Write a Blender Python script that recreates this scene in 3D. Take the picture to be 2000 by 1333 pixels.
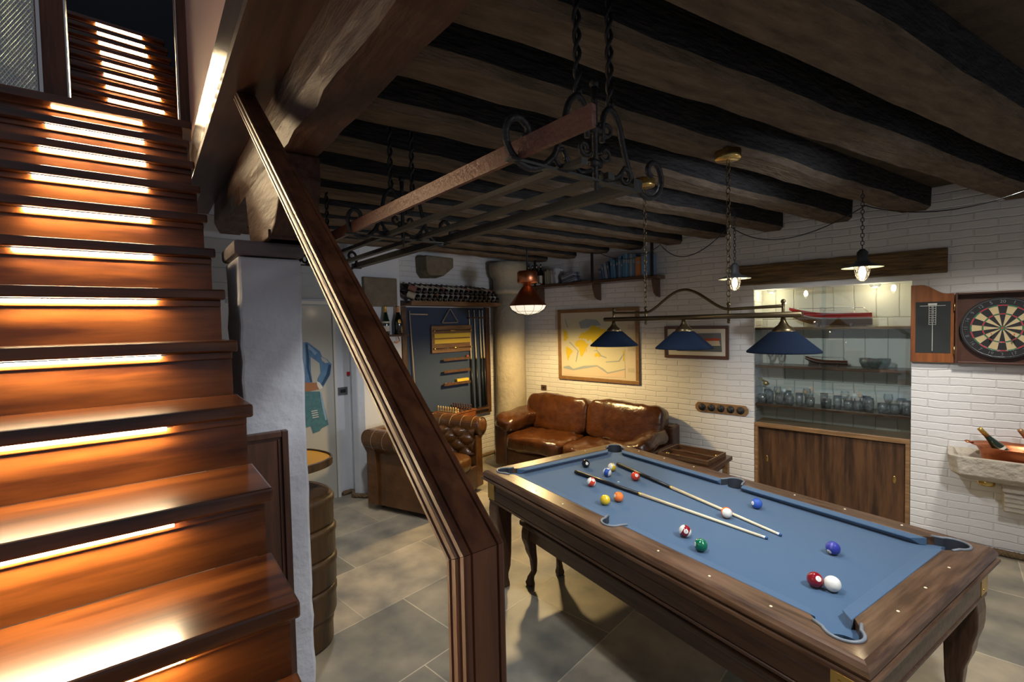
import bpy, bmesh, math, random
from mathutils import Vector, Matrix
random.seed(7)
R = math.radians
for o in list(bpy.data.objects): bpy.data.objects.remove(o, do_unlink=True)
SC = bpy.context.scene; COL = SC.collection

# ---------------------------------------------------------------- camera
FPX = 923.35
yaw, pit, rol = R(-47.355), R(2.0748), R(-1.2245)
fwd = Vector((math.cos(pit)*math.cos(yaw), math.cos(pit)*math.sin(yaw), -math.sin(pit)))
rt0 = Vector((math.sin(yaw), -math.cos(yaw), 0)); up0 = rt0.cross(fwd)
rt = rt0*math.cos(rol) + up0*math.sin(rol); up = -rt0*math.sin(rol) + up0*math.cos(rol)
CAM = Vector((0, 0, 1.8))
cd = bpy.data.cameras.new('camera'); cam = bpy.data.objects.new('camera', cd); COL.objects.link(cam)
cam.matrix_world = Matrix((( rt.x, up.x, -fwd.x, CAM.x), (rt.y, up.y, -fwd.y, CAM.y), (rt.z, up.z, -fwd.z, CAM.z), (0, 0, 0, 1)))
cd.sensor_width = 36; cd.sensor_fit = 'HORIZONTAL'; cd.lens = FPX*36/2000; cd.clip_start = 0.02
SC.camera = cam
# ---------------------------------------------------------------- world, exposure
SC.view_settings.view_transform = 'Standard'; SC.view_settings.look = 'None'
SC.view_settings.exposure = 0.0; SC.view_settings.gamma = 1.0; SC.view_settings.use_curve_mapping = False
wd = bpy.data.worlds.new('world'); SC.world = wd; wd.use_nodes = True
wd.node_tree.nodes['Background'].inputs[0].default_value = (0.60, 0.63, 0.72, 1)
wd.node_tree.nodes['Background'].inputs[1].default_value = 0.30
def lamp(name, kind, loc, energy, color, size=0.1, rot=None, target=None, spot=None, blend=0.5, sizey=None):
    l = bpy.data.lights.new(name, kind); l.energy = energy; l.color = color
    if kind == 'AREA':
        l.size = size
        if sizey: l.shape = 'RECTANGLE'; l.size_y = sizey
    else: l.shadow_soft_size = size
    if kind == 'SPOT': l.spot_size = R(spot); l.spot_blend = blend
    o = bpy.data.objects.new(name, l); COL.objects.link(o); o.location = loc
    if target is not None: o.rotation_euler = (Vector(target)-Vector(loc)).to_track_quat('-Z', 'Y').to_euler()
    elif rot: o.rotation_euler = rot
    return o
COOL = (0.93, 0.955, 1.0); WARM = (1.0, 0.70, 0.34)
# unseen spots added at ceiling height as fill, not fixtures of the room
lamp('added_fill_spot', 'SPOT', (-0.62, -1.9, 2.60), 150, COOL, 0.08, target=(-0.1, -2.6, 0.0), spot=118, blend=0.7)
lamp('added_fill_spot', 'SPOT', (1.00, -1.35, 2.60), 95, COOL, 0.05, target=(1.5, -1.7, 0.0), spot=104, blend=0.6)
lamp('added_fill_spot', 'SPOT', (-0.30, -3.9, 2.60), 115, (1.0, .95, .86), 0.08, target=(-0.25, -4.5, 0.0), spot=112, blend=0.8)
lamp('added_fill_spot', 'SPOT', (0.95, -2.35, 2.60), 150, COOL, 0.04, target=(0.80, -5.2, 0.95), spot=46, blend=0.7)
lamp('added_fill_spot', 'SPOT', (3.05, -1.75, 2.60), 75, COOL, 0.05, target=(3.6, -2.0, 0.0), spot=108, blend=0.7)
lamp('back_wall_fill', 'SPOT', (-1.3, -2.9, 1.75), 170, (0.80, 0.87, 1.0), 0.20, target=(4.5, -3.5, 2.35), spot=50, blend=0.8)  # unseen soft spot added behind the camera to brighten the upper back wall
lamp('added_fill_spot', 'SPOT', (-1.6, -1.5, 2.60), 75, COOL, 0.10, target=(0.9, -0.95, 1.0), spot=58, blend=0.9)

# ---------------------------------------------------------------- helpers
def at(x, y, axis, val):
    """point where the sight line of photograph pixel (x, y) meets the plane axis = val"""
    d = rt*(x-1000) - up*(y-666.5) + fwd*FPX
    i = 'xyz'.index(axis); return CAM + d*((val-CAM[i])/d[i])
GY = R(-9.5); G = Vector((math.cos(GY), math.sin(GY), 0)); RG = Vector((G.y, -G.x, 0))
def st(t, c, z): return Vector((0, 0, z)) + G*t + RG*c            # stair frame: along, to the right, up

class MB:
    def __init__(s): s.bm = bmesh.new()
    def add(s, vs, fs, T=None):
        bv = [s.bm.verts.new((T @ Vector(v)) if T is not None else Vector(v)) for v in vs]
        for f in fs:
            try: s.bm.faces.new([bv[i] for i in f])
            except ValueError: pass
        return s
    def box(s, x0, x1, y0, y1, z0, z1, T=None):
        v = [(x, y, z) for x in (x0, x1) for y in (y0, y1) for z in (z0, z1)]
        return s.add(v, [(0,1,3,2),(4,6,7,5),(0,4,5,1),(2,3,7,6),(0,2,6,4),(1,5,7,3)], T)
    def prism(s, poly, z0, z1, T=None):
        n = len(poly); v = [(p[0], p[1], z0) for p in poly] + [(p[0], p[1], z1) for p in poly]
        return s.add(v, [tuple(range(n))[::-1], tuple(range(n, 2*n))] + [(i, (i+1) % n, n+(i+1) % n, n+i) for i in range(n)], T)
    def loft(s, rings, T=None, caps=True, closed=True):
        n = len(rings[0]); v = [p for r in rings for p in r]; f = []
        for k in range(len(rings)-1):
            for i in range(n if closed else n-1):
                j = (i+1) % n; f.append((k*n+i, k*n+j, (k+1)*n+j, (k+1)*n+i))
        if caps: f += [tuple(range(n))[::-1], tuple(range((len(rings)-1)*n, len(rings)*n))]
        return s.add(v, f, T)
    def lathe(s, prof, n=24, T=None, caps=True):
        return s.loft([[(r*math.cos(2*math.pi*i/n), r*math.sin(2*math.pi*i/n), z) for i in range(n)] for r, z in prof], T, caps)
    def tube(s, pts, r, n=8, T=None, closed=False):
        pts = [Vector(p) for p in pts]; rings = []; N = len(pts); prev = None
        rr = r if isinstance(r, (list, tuple)) else [r]*N
        for i, p in enumerate(pts):
            a = pts[(i-1) % N] if (i or closed) else p; b = pts[(i+1) % N] if (i < N-1 or closed) else p
            d = (b-a).normalized()
            if prev is None: u = d.orthogonal().normalized()
            else: u = (prev - d*prev.dot(d)).normalized()
            prev = u; w = d.cross(u)
            rings.append([p + (u*math.cos(2*math.pi*k/n) + w*math.sin(2*math.pi*k/n))*rr[i] for k in range(n)])
        if closed: rings.append(rings[0])
        return s.loft(rings, T, not closed)
    def sphere(s, c, r, n=16, m=10, T=None, e=1.0):
        if not isinstance(r, (tuple, list)): r = (r, r, r)
        sg = lambda a: math.copysign(abs(a)**e, a); rings = []
        for k in range(m+1):
            ph = -math.pi/2 + math.pi*k/m; ph = max(-math.pi/2+.02, min(math.pi/2-.02, ph))
            rings.append([(c[0]+r[0]*sg(math.cos(ph))*sg(math.cos(2*math.pi*i/n)), c[1]+r[1]*sg(math.cos(ph))*sg(math.sin(2*math.pi*i/n)), c[2]+r[2]*sg(math.sin(ph))) for i in range(n)])
        return s.loft(rings, T)
    def obj(s, name, mat, parent=None, smooth=False, bev=0, segs=2, sub=0):
        bmesh.ops.recalc_face_normals(s.bm, faces=s.bm.faces[:])
        me = bpy.data.meshes.new(name); s.bm.to_mesh(me); s.bm.free()
        o = bpy.data.objects.new(name, me); COL.objects.link(o)
        if mat: me.materials.append(mat)
        if smooth: me.polygons.foreach_set('use_smooth', [True]*len(me.polygons))
        if bev:
            b = o.modifiers.new('b', 'BEVEL'); b.width = bev; b.segments = segs; b.limit_method = 'ANGLE'; b.angle_limit = R(35)
        if sub:
            b = o.modifiers.new('s', 'SUBSURF'); b.levels = sub; b.render_levels = sub
        if parent: o.parent = parent
        return o
def cut(o, cutters):
    for c in cutters:
        m = o.modifiers.new('cut', 'BOOLEAN'); m.object = c; m.operation = 'DIFFERENCE'; m.solver = 'EXACT'
    dg = bpy.context.evaluated_depsgraph_get(); dg.update()
    me = bpy.data.meshes.new_from_object(o.evaluated_get(dg)); o.modifiers.clear(); o.data = me
def tag(o, label, cat, group=None):
    o['label'] = label; o['category'] = cat
    if group: o['group'] = group
    return o
def empty(name, label, cat, loc=(0,0,0), rz=0, group=None):
    o = bpy.data.objects.new(name, None); COL.objects.link(o); o.location = loc; o.rotation_euler = (0, 0, rz)
    o.empty_display_size = 0.05
    return tag(o, label, cat, group)
def struct(o): o['kind'] = 'structure'; return o
def dup(o, parent=None):
    c = o.copy(); COL.objects.link(c)
    if parent: c.parent = parent
    for ch in list(o.children): dup(ch, c)
    return c
def TR(loc=(0,0,0), rx=0, ry=0, rz=0, sc=None):
    m = Matrix.Translation(loc) @ Matrix.Rotation(rz, 4, 'Z') @ Matrix.Rotation(ry, 4, 'Y') @ Matrix.Rotation(rx, 4, 'X')
    return m @ Matrix.Diagonal((*sc, 1)) if sc else m
def text_bm(mb, txt, size, T, extr=0.0004, wrap=None):
    cu = bpy.data.curves.new('t', 'FONT'); cu.body = txt; cu.size = size; cu.align_x = 'CENTER'; cu.align_y = 'CENTER'; cu.extrude = extr
    cu.resolution_u = 3
    ob = bpy.data.objects.new('t', cu); me = bpy.data.meshes.new_from_object(ob)
    vs = [T @ v.co for v in me.vertices]
    if wrap: vs = [v.normalized()*wrap for v in vs]
    mb.add(vs, [tuple(p.vertices) for p in me.polygons])
    bpy.data.objects.remove(ob); bpy.data.curves.remove(cu); bpy.data.meshes.remove(me)

# ---------------------------------------------------------------- materials
MC = {}
def mat(name, col, rough=0.6, metal=0.0, spec=0.5, bump=0.0, bscale=40, var=0.0, vscale=6, col2=None, trans=0.0, ior=1.45, emit=None, estr=0, coat=0.0, stretch=(1,1,1), sheen=0, detail=4, croug=0.1):
    if name in MC: return MC[name]
    m = bpy.data.materials.new(name); m.use_nodes = True; nt = m.node_tree; b = nt.nodes['Principled BSDF']
    def setin(k, v):
        if k in b.inputs: b.inputs[k].default_value = v
    setin('Base Color', (*col, 1)); setin('Roughness', rough); setin('Metallic', metal); setin('Specular IOR Level', spec)
    setin('Transmission Weight', trans); setin('IOR', ior); setin('Coat Weight', coat); setin('Coat Roughness', croug); setin('Sheen Weight', sheen)
    if emit: setin('Emission Color', (*emit, 1)); setin('Emission Strength', estr)
    tc = nt.nodes.new('ShaderNodeTexCoord'); mp = nt.nodes.new('ShaderNodeMapping'); mp.inputs['Scale'].default_value = stretch
    nt.links.new(tc.outputs['Object'], mp.inputs['Vector'])
    if col2:
        n = nt.nodes.new('ShaderNodeTexNoise'); n.inputs['Scale'].default_value = vscale; n.inputs['Detail'].default_value = detail; n.inputs['Roughness'].default_value = 0.6
        nt.links.new(mp.outputs[0], n.inputs['Vector'])
        r = nt.nodes.new('ShaderNodeValToRGB'); r.color_ramp.elements[0].position = 0.5-0.5*var; r.color_ramp.elements[1].position = 0.5+0.5*var
        r.color_ramp.elements[0].color = (*col, 1); r.color_ramp.elements[1].color = (*col2, 1)
        nt.links.new(n.outputs['Fac'], r.inputs[0]); nt.links.new(r.outputs[0], b.inputs['Base Color'])
    if bump:
        n2 = nt.nodes.new('ShaderNodeTexNoise'); n2.inputs['Scale'].default_value = bscale; n2.inputs['Detail'].default_value = 5
        nt.links.new(mp.outputs[0], n2.inputs['Vector'])
        bu = nt.nodes.new('ShaderNodeBump'); bu.inputs['Strength'].default_value = bump; bu.inputs['Distance'].default_value = 0.02
        nt.links.new(n2.outputs['Fac'], bu.inputs['Height']); nt.links.new(bu.outputs[0], b.inputs['Normal'])
    MC[name] = m; return m
def wood(name, c1, c2, rough=0.35, axis='x', scale=3.0, coat=0.0, bump=0.08, spec=0.5, fine=14):
    s = {'x': (0.09, 1, 1), 'y': (1, 0.09, 1), 'z': (1, 1, 0.09)}[axis]
    return mat(name, c1, rough, col2=c2, var=0.27, vscale=scale*fine, stretch=s, bump=bump, bscale=scale*fine, coat=coat, spec=spec, detail=8)
def brick_mat(name, uaxis, col, mortar, bw=0.255, bh=0.060, bumpd=0.012, rough=0.55):
    m = bpy.data.materials.new(name); m.use_nodes = True; nt = m.node_tree; b = nt.nodes['Principled BSDF']; L = nt.links
    tc = nt.nodes.new('ShaderNodeTexCoord'); se = nt.nodes.new('ShaderNodeSeparateXYZ'); co = nt.nodes.new('ShaderNodeCombineXYZ')
    L.new(tc.outputs['Object'], se.inputs[0]); L.new(se.outputs[uaxis], co.inputs[0]); L.new(se.outputs[2], co.inputs[1])
    nz = nt.nodes.new('ShaderNodeTexNoise'); nz.inputs['Scale'].default_value = 5; nz.inputs['Detail'].default_value = 3
    L.new(tc.outputs['Object'], nz.inputs['Vector'])
    mx = nt.nodes.new('ShaderNodeVectorMath'); mx.operation = 'SCALE'; mx.inputs[3].default_value = 0.03
    L.new(nz.outputs['Color'], mx.inputs[0]); ad = nt.nodes.new('ShaderNodeVectorMath'); L.new(co.outputs[0], ad.inputs[0]); L.new(mx.outputs[0], ad.inputs[1])
    br = nt.nodes.new('ShaderNodeTexBrick'); br.inputs['Scale'].default_value = 1; br.inputs['Brick Width'].default_value = bw; br.inputs['Row Height'].default_value = bh
    br.inputs['Mortar Size'].default_value = 0.007; br.inputs['Mortar Smooth'].default_value = 1.0; br.inputs['Bias'].default_value = 0
    br.inputs['Color1'].default_value = (*col, 1); br.inputs['Color2'].default_value = (*[c*0.93 for c in col], 1); br.inputs['Mortar'].default_value = (*mortar, 1)
    L.new(ad.outputs[0], br.inputs['Vector']); L.new(br.outputs['Color'], b.inputs['Base Color'])
    n2 = nt.nodes.new('ShaderNodeTexNoise'); n2.inputs['Scale'].default_value = 35; n2.inputs['Detail'].default_value = 5; L.new(tc.outputs['Object'], n2.inputs['Vector'])
    ma = nt.nodes.new('ShaderNodeMath'); ma.operation = 'MULTIPLY_ADD'; ma.inputs[1].default_value = -1.0; L.new(br.outputs['Fac'], ma.inputs[0])
    m2 = nt.nodes.new('ShaderNodeMath'); m2.operation = 'MULTIPLY'; m2.inputs[1].default_value = 0.55; L.new(n2.outputs['Fac'], m2.inputs[0]); L.new(m2.outputs[0], ma.inputs[2])
    bu = nt.nodes.new('ShaderNodeBump'); bu.inputs['Distance'].default_value = bumpd; bu.inputs['Strength'].default_value = 0.8
    L.new(ma.outputs[0], bu.inputs['Height']); L.new(bu.outputs[0], b.inputs['Normal']); b.inputs['Roughness'].default_value = rough
    return m
brickR = brick_mat('white_brick_x', 0, (0.66, 0.645, 0.625), (0.615, 0.60, 0.58), bumpd=0.0045)
brickB = brick_mat('white_brick_y', 1, (0.66, 0.645, 0.625), (0.615, 0.60, 0.58), bumpd=0.0045)
plaster = mat('plaster', (0.56, 0.56, 0.60), 0.8, bump=0.5, bscale=25, col2=(0.64, 0.64, 0.68), var=0.6, vscale=4)
plaster2 = mat('plaster_smooth', (0.60, 0.61, 0.62), 0.7, bump=0.25, bscale=12)
pillarM = mat('pillar_plaster', (0.50, 0.50, 0.53), 0.75, bump=0.35, bscale=24, col2=(0.58, 0.58, 0.61), var=0.7, vscale=5)
pinkM = mat('rose_plaster', (0.50, 0.30, 0.24), 0.7, bump=0.2, bscale=10)
def tile_mat():
    m = bpy.data.materials.new('stone_tiles'); m.use_nodes = True; nt = m.node_tree; b = nt.nodes['Principled BSDF']; L = nt.links
    tc = nt.nodes.new('ShaderNodeTexCoord'); mp = nt.nodes.new('ShaderNodeMapping'); mp.inputs['Rotation'].default_value = (0, 0, R(90)); mp.inputs['Location'].default_value = (-0.02, -1.42, 0)
    L.new(tc.outputs['Object'], mp.inputs['Vector'])
    br = nt.nodes.new('ShaderNodeTexBrick'); br.inputs['Scale'].default_value = 1; br.inputs['Brick Width'].default_value = 0.86; br.inputs['Row Height'].default_value = 0.605
    br.inputs['Mortar Size'].default_value = 0.004; br.inputs['Mortar Smooth'].default_value = 0.3; br.offset = 0.325; br.inputs['Bias'].default_value = 0
    br.inputs['Color1'].default_value = (0.20, 0.19, 0.165, 1); br.inputs['Color2'].default_value = (0.42, 0.36, 0.28, 1); br.inputs['Mortar'].default_value = (0.50, 0.45, 0.36, 1)
    L.new(mp.outputs[0], br.inputs['Vector'])
    n = nt.nodes.new('ShaderNodeTexNoise'); n.inputs['Scale'].default_value = 3.5; n.inputs['Detail'].default_value = 7; L.new(tc.outputs['Object'], n.inputs['Vector'])
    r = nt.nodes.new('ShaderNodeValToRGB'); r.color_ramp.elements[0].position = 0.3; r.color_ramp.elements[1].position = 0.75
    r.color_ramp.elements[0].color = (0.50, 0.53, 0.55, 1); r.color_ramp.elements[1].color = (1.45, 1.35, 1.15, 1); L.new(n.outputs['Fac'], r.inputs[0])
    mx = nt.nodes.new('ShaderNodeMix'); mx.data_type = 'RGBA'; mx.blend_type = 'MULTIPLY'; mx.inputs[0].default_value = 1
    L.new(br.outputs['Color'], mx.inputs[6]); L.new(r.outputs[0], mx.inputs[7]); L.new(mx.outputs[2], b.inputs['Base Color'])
    b.inputs['Roughness'].default_value = 0.42
    bu = nt.nodes.new('ShaderNodeBump'); bu.inputs['Distance'].default_value = 0.004; bu.inputs['Strength'].default_value = 0.5
    ma = nt.nodes.new('ShaderNodeMath'); ma.operation = 'SUBTRACT'; L.new(n.outputs['Fac'], ma.inputs[0]); L.new(br.outputs['Fac'], ma.inputs[1])
    L.new(ma.outputs[0], bu.inputs['Height']); L.new(bu.outputs[0], b.inputs['Normal']); return m
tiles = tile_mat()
stairW = wood('mahogany', (0.026, 0.0058, 0.0014), (0.125, 0.038, 0.0075), 0.30, 'y', 1.4, coat=0.5, bump=0.03, fine=12)
stairWx = wood('mahogany_rail', (0.050, 0.016, 0.007), (0.135, 0.048, 0.019), 0.42, 'x', 2.0, coat=0.0, bump=0.03, fine=12)
stairWz = wood('mahogany_post', (0.050, 0.016, 0.007), (0.135, 0.048, 0.019), 0.42, 'z', 2.0, coat=0.0, bump=0.03, fine=12)
darkP = wood('dark_panel_wood', (0.045, 0.018, 0.010), (0.09, 0.035, 0.018), 0.4, 'z', 2, coat=0.1)
walnutX = wood('walnut_x', (0.055, 0.026, 0.013), (0.145, 0.078, 0.042), 0.33, 'x', 3, coat=0.25, bump=0.05)
walnutY = wood('walnut_y', (0.055, 0.026, 0.013), (0.145, 0.078, 0.042), 0.33, 'y', 3, coat=0.25, bump=0.05)
walnutD = wood('walnut_dark', (0.045, 0.020, 0.010), (0.095, 0.045, 0.022), 0.35, 'x', 3, coat=0.2)
walnutDz = wood('walnut_dark_z', (0.045, 0.020, 0.010), (0.10, 0.045, 0.022), 0.35, 'z', 3, coat=0.2)
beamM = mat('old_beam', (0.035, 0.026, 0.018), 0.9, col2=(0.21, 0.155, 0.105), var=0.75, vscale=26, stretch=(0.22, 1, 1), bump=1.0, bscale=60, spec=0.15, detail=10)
darkSideM = mat('dark_beam_side', (0.010, 0.010, 0.011), 0.8, col2=(0.05, 0.045, 0.042), var=0.6, vscale=30, stretch=(0.25, 1, 1), bump=1.0, bscale=60, spec=0.2, detail=10)  # darker tone for the upright faces of the beams
girdM = mat('girder_wood', (0.020, 0.009, 0.006), 0.55, col2=(0.105, 0.048, 0.030), var=0.7, vscale=22, stretch=(0.2, 1, 1), bump=0.5, bscale=30, spec=0.35, detail=10)
ceilM = mat('ceiling_board', (0.045, 0.033, 0.022), 0.9, col2=(0.12, 0.09, 0.06), var=0.8, vscale=9, bump=0.5, bscale=40, spec=0.1, detail=8)
oakM = wood('oak', (0.16, 0.085, 0.035), (0.28, 0.16, 0.07), 0.4, 'x', 3)
oakZ = wood('oak_z', (0.030, 0.014, 0.007), (0.105, 0.048, 0.020), 0.42, 'z', 1.6, bump=0.05)
oakY = wood('oak_y', (0.12, 0.06, 0.028), (0.22, 0.12, 0.055), 0.45, 'y', 3)
cherry = wood('cherry', (0.14, 0.040, 0.010), (0.24, 0.078, 0.018), 0.35, 'z', 2, coat=0.2)
barrelM = wood('barrel_oak', (0.030, 0.016, 0.006), (0.095, 0.046, 0.016), 0.45, 'z', 1.0, bump=0.25)
iron = mat('wrought_iron', (0.014, 0.013, 0.014), 0.5, 0.0, bump=0.3, bscale=60)
ironR = mat('stair_glow_red_iron', (0.10, 0.034, 0.022), 0.5, 0.2, bump=0.2, bscale=60)  # reddish glow from the stair lights, painted into the rack's left bar
ironG = mat('grey_iron', (0.035, 0.034, 0.030), 0.6, 0.0, bump=0.2, bscale=60)
brassA = mat('antique_brass', (0.17, 0.125, 0.065), 0.35, 0.9)
brass = mat('brass', (0.65, 0.45, 0.15), 0.28, 1.0, bump=0.1, bscale=20)
copper = mat('copper', (0.62, 0.22, 0.10), 0.36, 1.0, bump=0.1, bscale=15)
steel = mat('steel', (0.55, 0.55, 0.55), 0.25, 1.0)
felt = mat('blue_felt', (0.050, 0.100, 0.175), 0.95, spec=0.1, bump=0.15, bscale=900, col2=(0.064, 0.120, 0.205), var=0.8, vscale=300, sheen=0.2)
feltD = mat('navy_felt', (0.045, 0.062, 0.10), 0.95, spec=0.1, bump=0.1, bscale=500)
navy = mat('navy_shade', (0.004, 0.009, 0.022), 0.85, spec=0.2, bump=0.3, bscale=300, col2=(0.008, 0.017, 0.038), var=0.9, vscale=250)
shadeIn = mat('shade_lining', (0.75, 0.74, 0.70), 0.6)
pocketM = mat('pocket_leather', (0.03, 0.035, 0.045), 0.5)
pocketT = mat('pocket_trim', (0.16, 0.18, 0.20), 0.4)
def leather(name, c1, c2, rough=0.32):
    return mat(name, c1, rough, col2=c2, var=0.55, vscale=7, bump=0.8, bscale=9, coat=0.35, croug=0.22, detail=6)
leath = leather('brown_leather', (0.026, 0.0075, 0.0022), (0.092, 0.030, 0.0078), 0.25)
leathD = leather('dark_leather', (0.030, 0.010, 0.004), (0.075, 0.027, 0.010), 0.4)
leathA = leather('armchair_leather', (0.048, 0.018, 0.0045), (0.135, 0.054, 0.013), 0.28)
seam = mat('stitching', (0.35, 0.22, 0.12), 0.6)
stone = mat('stone', (0.36, 0.31, 0.24), 0.9, bump=1.0, bscale=18, col2=(0.56, 0.50, 0.41), var=0.7, vscale=9)
stoneD = mat('stone_dark', (0.11, 0.09, 0.065), 0.9, bump=1.0, bscale=14, col2=(0.22, 0.18, 0.12), var=0.7, vscale=9)
colM = mat('column_stone', (0.34, 0.29, 0.21), 0.85, bump=0.6, bscale=22, col2=(0.48, 0.42, 0.30), var=0.8, vscale=7)
nicheM = brick_mat('niche_boards', 0, (0.62, 0.60, 0.52), (0.42, 0.40, 0.33), 0.16, 0.6, 0.004)
black = mat('black_paint', (0.012, 0.012, 0.013), 0.35)
blackM = mat('matt_black', (0.015, 0.015, 0.016), 0.8)
white = mat('white_enamel', (0.78, 0.77, 0.73), 0.2, coat=0.4)
offwhite = mat('off_white', (0.62, 0.60, 0.54), 0.6)
rope = mat('rope', (0.26, 0.17, 0.09), 0.9, bump=1.0, bscale=90, col2=(0.16, 0.10, 0.05), var=0.5, vscale=60)
def glassm(name, col=(0.9, 0.95, 0.93), rough=0.02, alpha=0.25, milk=0.0):
    m = bpy.data.materials.new(name); m.use_nodes = True; nt = m.node_tree; nt.nodes.clear()
    o = nt.nodes.new('ShaderNodeOutputMaterial'); mx = nt.nodes.new('ShaderNodeMixShader'); t = nt.nodes.new('ShaderNodeBsdfTransparent'); g = nt.nodes.new('ShaderNodeBsdfGlossy')
    t.inputs[0].default_value = (*col, 1); g.inputs[1].default_value = rough; g.inputs[0].default_value = (1, 1, 1, 1)
    f = nt.nodes.new('ShaderNodeFresnel'); f.inputs[0].default_value = 1.5
    ma = nt.nodes.new('ShaderNodeMath'); ma.operation = 'ADD'; ma.inputs[1].default_value = alpha; ma.use_clamp = True
    nt.links.new(f.outputs[0], ma.inputs[0]); nt.links.new(ma.outputs[0], mx.inputs[0]); nt.links.new(t.outputs[0], mx.inputs[1]); nt.links.new(g.outputs[0], mx.inputs[2]); nt.links.new(mx.outputs[0], o.inputs[0])
    if milk:
        m2 = nt.nodes.new('ShaderNodeMixShader'); df = nt.nodes.new('ShaderNodeBsdfTranslucent'); df.inputs[0].default_value = (.95, .97, 1, 1); m2.inputs[0].default_value = milk
        nt.links.new(mx.outputs[0], m2.inputs[1]); nt.links.new(df.outputs[0], m2.inputs[2]); nt.links.new(m2.outputs[0], o.inputs[0])
    return m
pane = glassm('window_glass', (0.93, 0.97, 0.97), 0.01, 0.03)
cupG = glassm('drinking_glass', (0.95, 0.97, 0.96), 0.12, 0.08, milk=0.16)
cupGreen = glassm('green_tinted_glass', (0.72, 0.86, 0.81), 0.03, 0.08, milk=0.12)
wireG = glassm('wired_glass', (0.75, 0.85, 0.80), 0.03, 0.16)
bottleG = mat('bottle_green', (0.008, 0.018, 0.008), 0.06, spec=0.7, coat=0.5)
bottleB = mat('bottle_black', (0.006, 0.006, 0.007), 0.1, spec=0.7, coat=0.5)
goldF = mat('gold_foil', (0.55, 0.38, 0.10), 0.35, 0.8, bump=0.3, bscale=80)
labelP = [mat('paper_label_%d' % i, c, 0.7) for i, c in enumerate([(0.55,0.47,0.34),(0.46,0.34,0.24),(0.34,0.15,0.10),(0.60,0.55,0.45),(0.45,0.39,0.30)])]
LEDM = mat('led_tube', (1, 1, 1), emit=(1.0, 0.78, 0.46), estr=300)
BULB = mat('glowing_bulb', (1, 1, 1), emit=(1.0, 0.80, 0.48), estr=90)
FROST = mat('glowing_frosted_glass', (0.9, 0.9, 0.85), emit=(1.0, 0.88, 0.66), estr=0.85)
PUCK = mat('glowing_puck_lens', (0.9, 0.9, 0.85), emit=(1.0, 0.90, 0.70), estr=3.0)

ORD = 'first second third fourth fifth sixth seventh eighth ninth tenth eleventh twelfth thirteenth fourteenth fifteenth sixteenth seventeenth eighteenth nineteenth twentieth twenty-first'.split()
# ================================================================ THE SETTING
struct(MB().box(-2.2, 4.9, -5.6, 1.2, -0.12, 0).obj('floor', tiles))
NX0, NX1, NZ1 = 0.21, 1.39, 2.13
w = MB()
w.box(-1.4, NX0, -5.3, -5.0, 0, 2.82); w.box(NX1, 5.1, -5.3, -5.0, 0, 2.82); w.box(NX0, NX1, -5.3, -5.0, NZ1, 2.82)
struct(w.obj('wall_right', brickR))
w = MB(); w.box(NX0-.02, NX1+.02, -5.42, -5.30, 0, 2.82)
struct(w.obj('wall_niche', nicheM))
struct(MB().box(NX0, NX1, -5.30, -5.02, 2.08, NZ1).obj('trim_1', plaster2))
struct(MB().box(4.65, 4.95, -5.3, -3.06, 0, 2.82).obj('wall_back', brickB))
struct(MB().prism([(4.95,-3.06),(4.50,-3.06),(4.50,-2.58),(4.54,-2.52),(4.62,-2.50),(4.70,-2.56),(4.77,-2.56),(4.77,1.2),(4.95,1.2)], 0, 2.82).obj('wall_left', plaster2, bev=0.01))
_a, _b = G*(-1.4) + RG*0.57, G*4.9 + RG*0.57
struct(MB().prism([(_a.x, _a.y), (_b.x, _b.y), (4.95, -5.3), (-1.5, -5.3)], 2.80, 2.86).obj('ceiling', ceilM))
# underside panel of the stair opening, its glossy fascia and the rose wall above
def stbox(t0, t1, c0, c1, z0, z1, mb=None):
    mb = mb or MB(); T = TR(rz=GY)
    return mb.box(t0, t1, -c1, -c0, z0, z1, T)
soffM = wood('soffit_board', (0.040, 0.017, 0.010), (0.085, 0.036, 0.020), 0.45, 'x', 2, coat=0.1)
def local_st(mb_fn, name, m, parent=None, **k):
    """mesh in the stair frame: object itself turned, so the grain runs along the flight"""
    mb = MB(); mb_fn(mb); o = mb.obj(name, m, parent, **k)
    if parent is None: o.rotation_euler = (0, 0, GY)
    return o
struct(local_st(lambda b: b.box(-0.6, 4.2, -0.414, -0.25, 2.67, 2.70), 'trim_2', soffM))
struct(local_st(lambda b: b.box(-0.6, 3.34, -0.275, -0.25, 2.672, 2.87), 'trim_3', wood('fascia', (0.07, 0.045, 0.035), (0.11, 0.07, 0.055), 0.24, 'x', 2, coat=0.0, bump=0.0, spec=1.0), bev=0.003))
struct(local_st(lambda b: b.box(-0.6, 3.36, -0.35, -0.262, 2.87, 5.2), 'wall_upper', pinkM))
struct(local_st(lambda b: b.box(3.30, 4.35, -0.42, 0.75, 2.96, 3.0), 'trim_4', stairW))
struct(local_st(lambda b: b.box(3.25, 7.0, -0.62, -0.5, 2.9, 6.6), 'wall_stair_right', darkP))
struct(local_st(lambda b: b.box(3.25, 7.2, 0.95, 1.05, 2.9, 6.6), 'wall_stair_left', darkP))
struct(local_st(lambda b: b.box(7.1, 7.2, -0.6, 1.0, 2.9, 6.6), 'wall_stair_end', mat('night_blue', (0.02, 0.03, 0.05), 0.6)))
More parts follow.
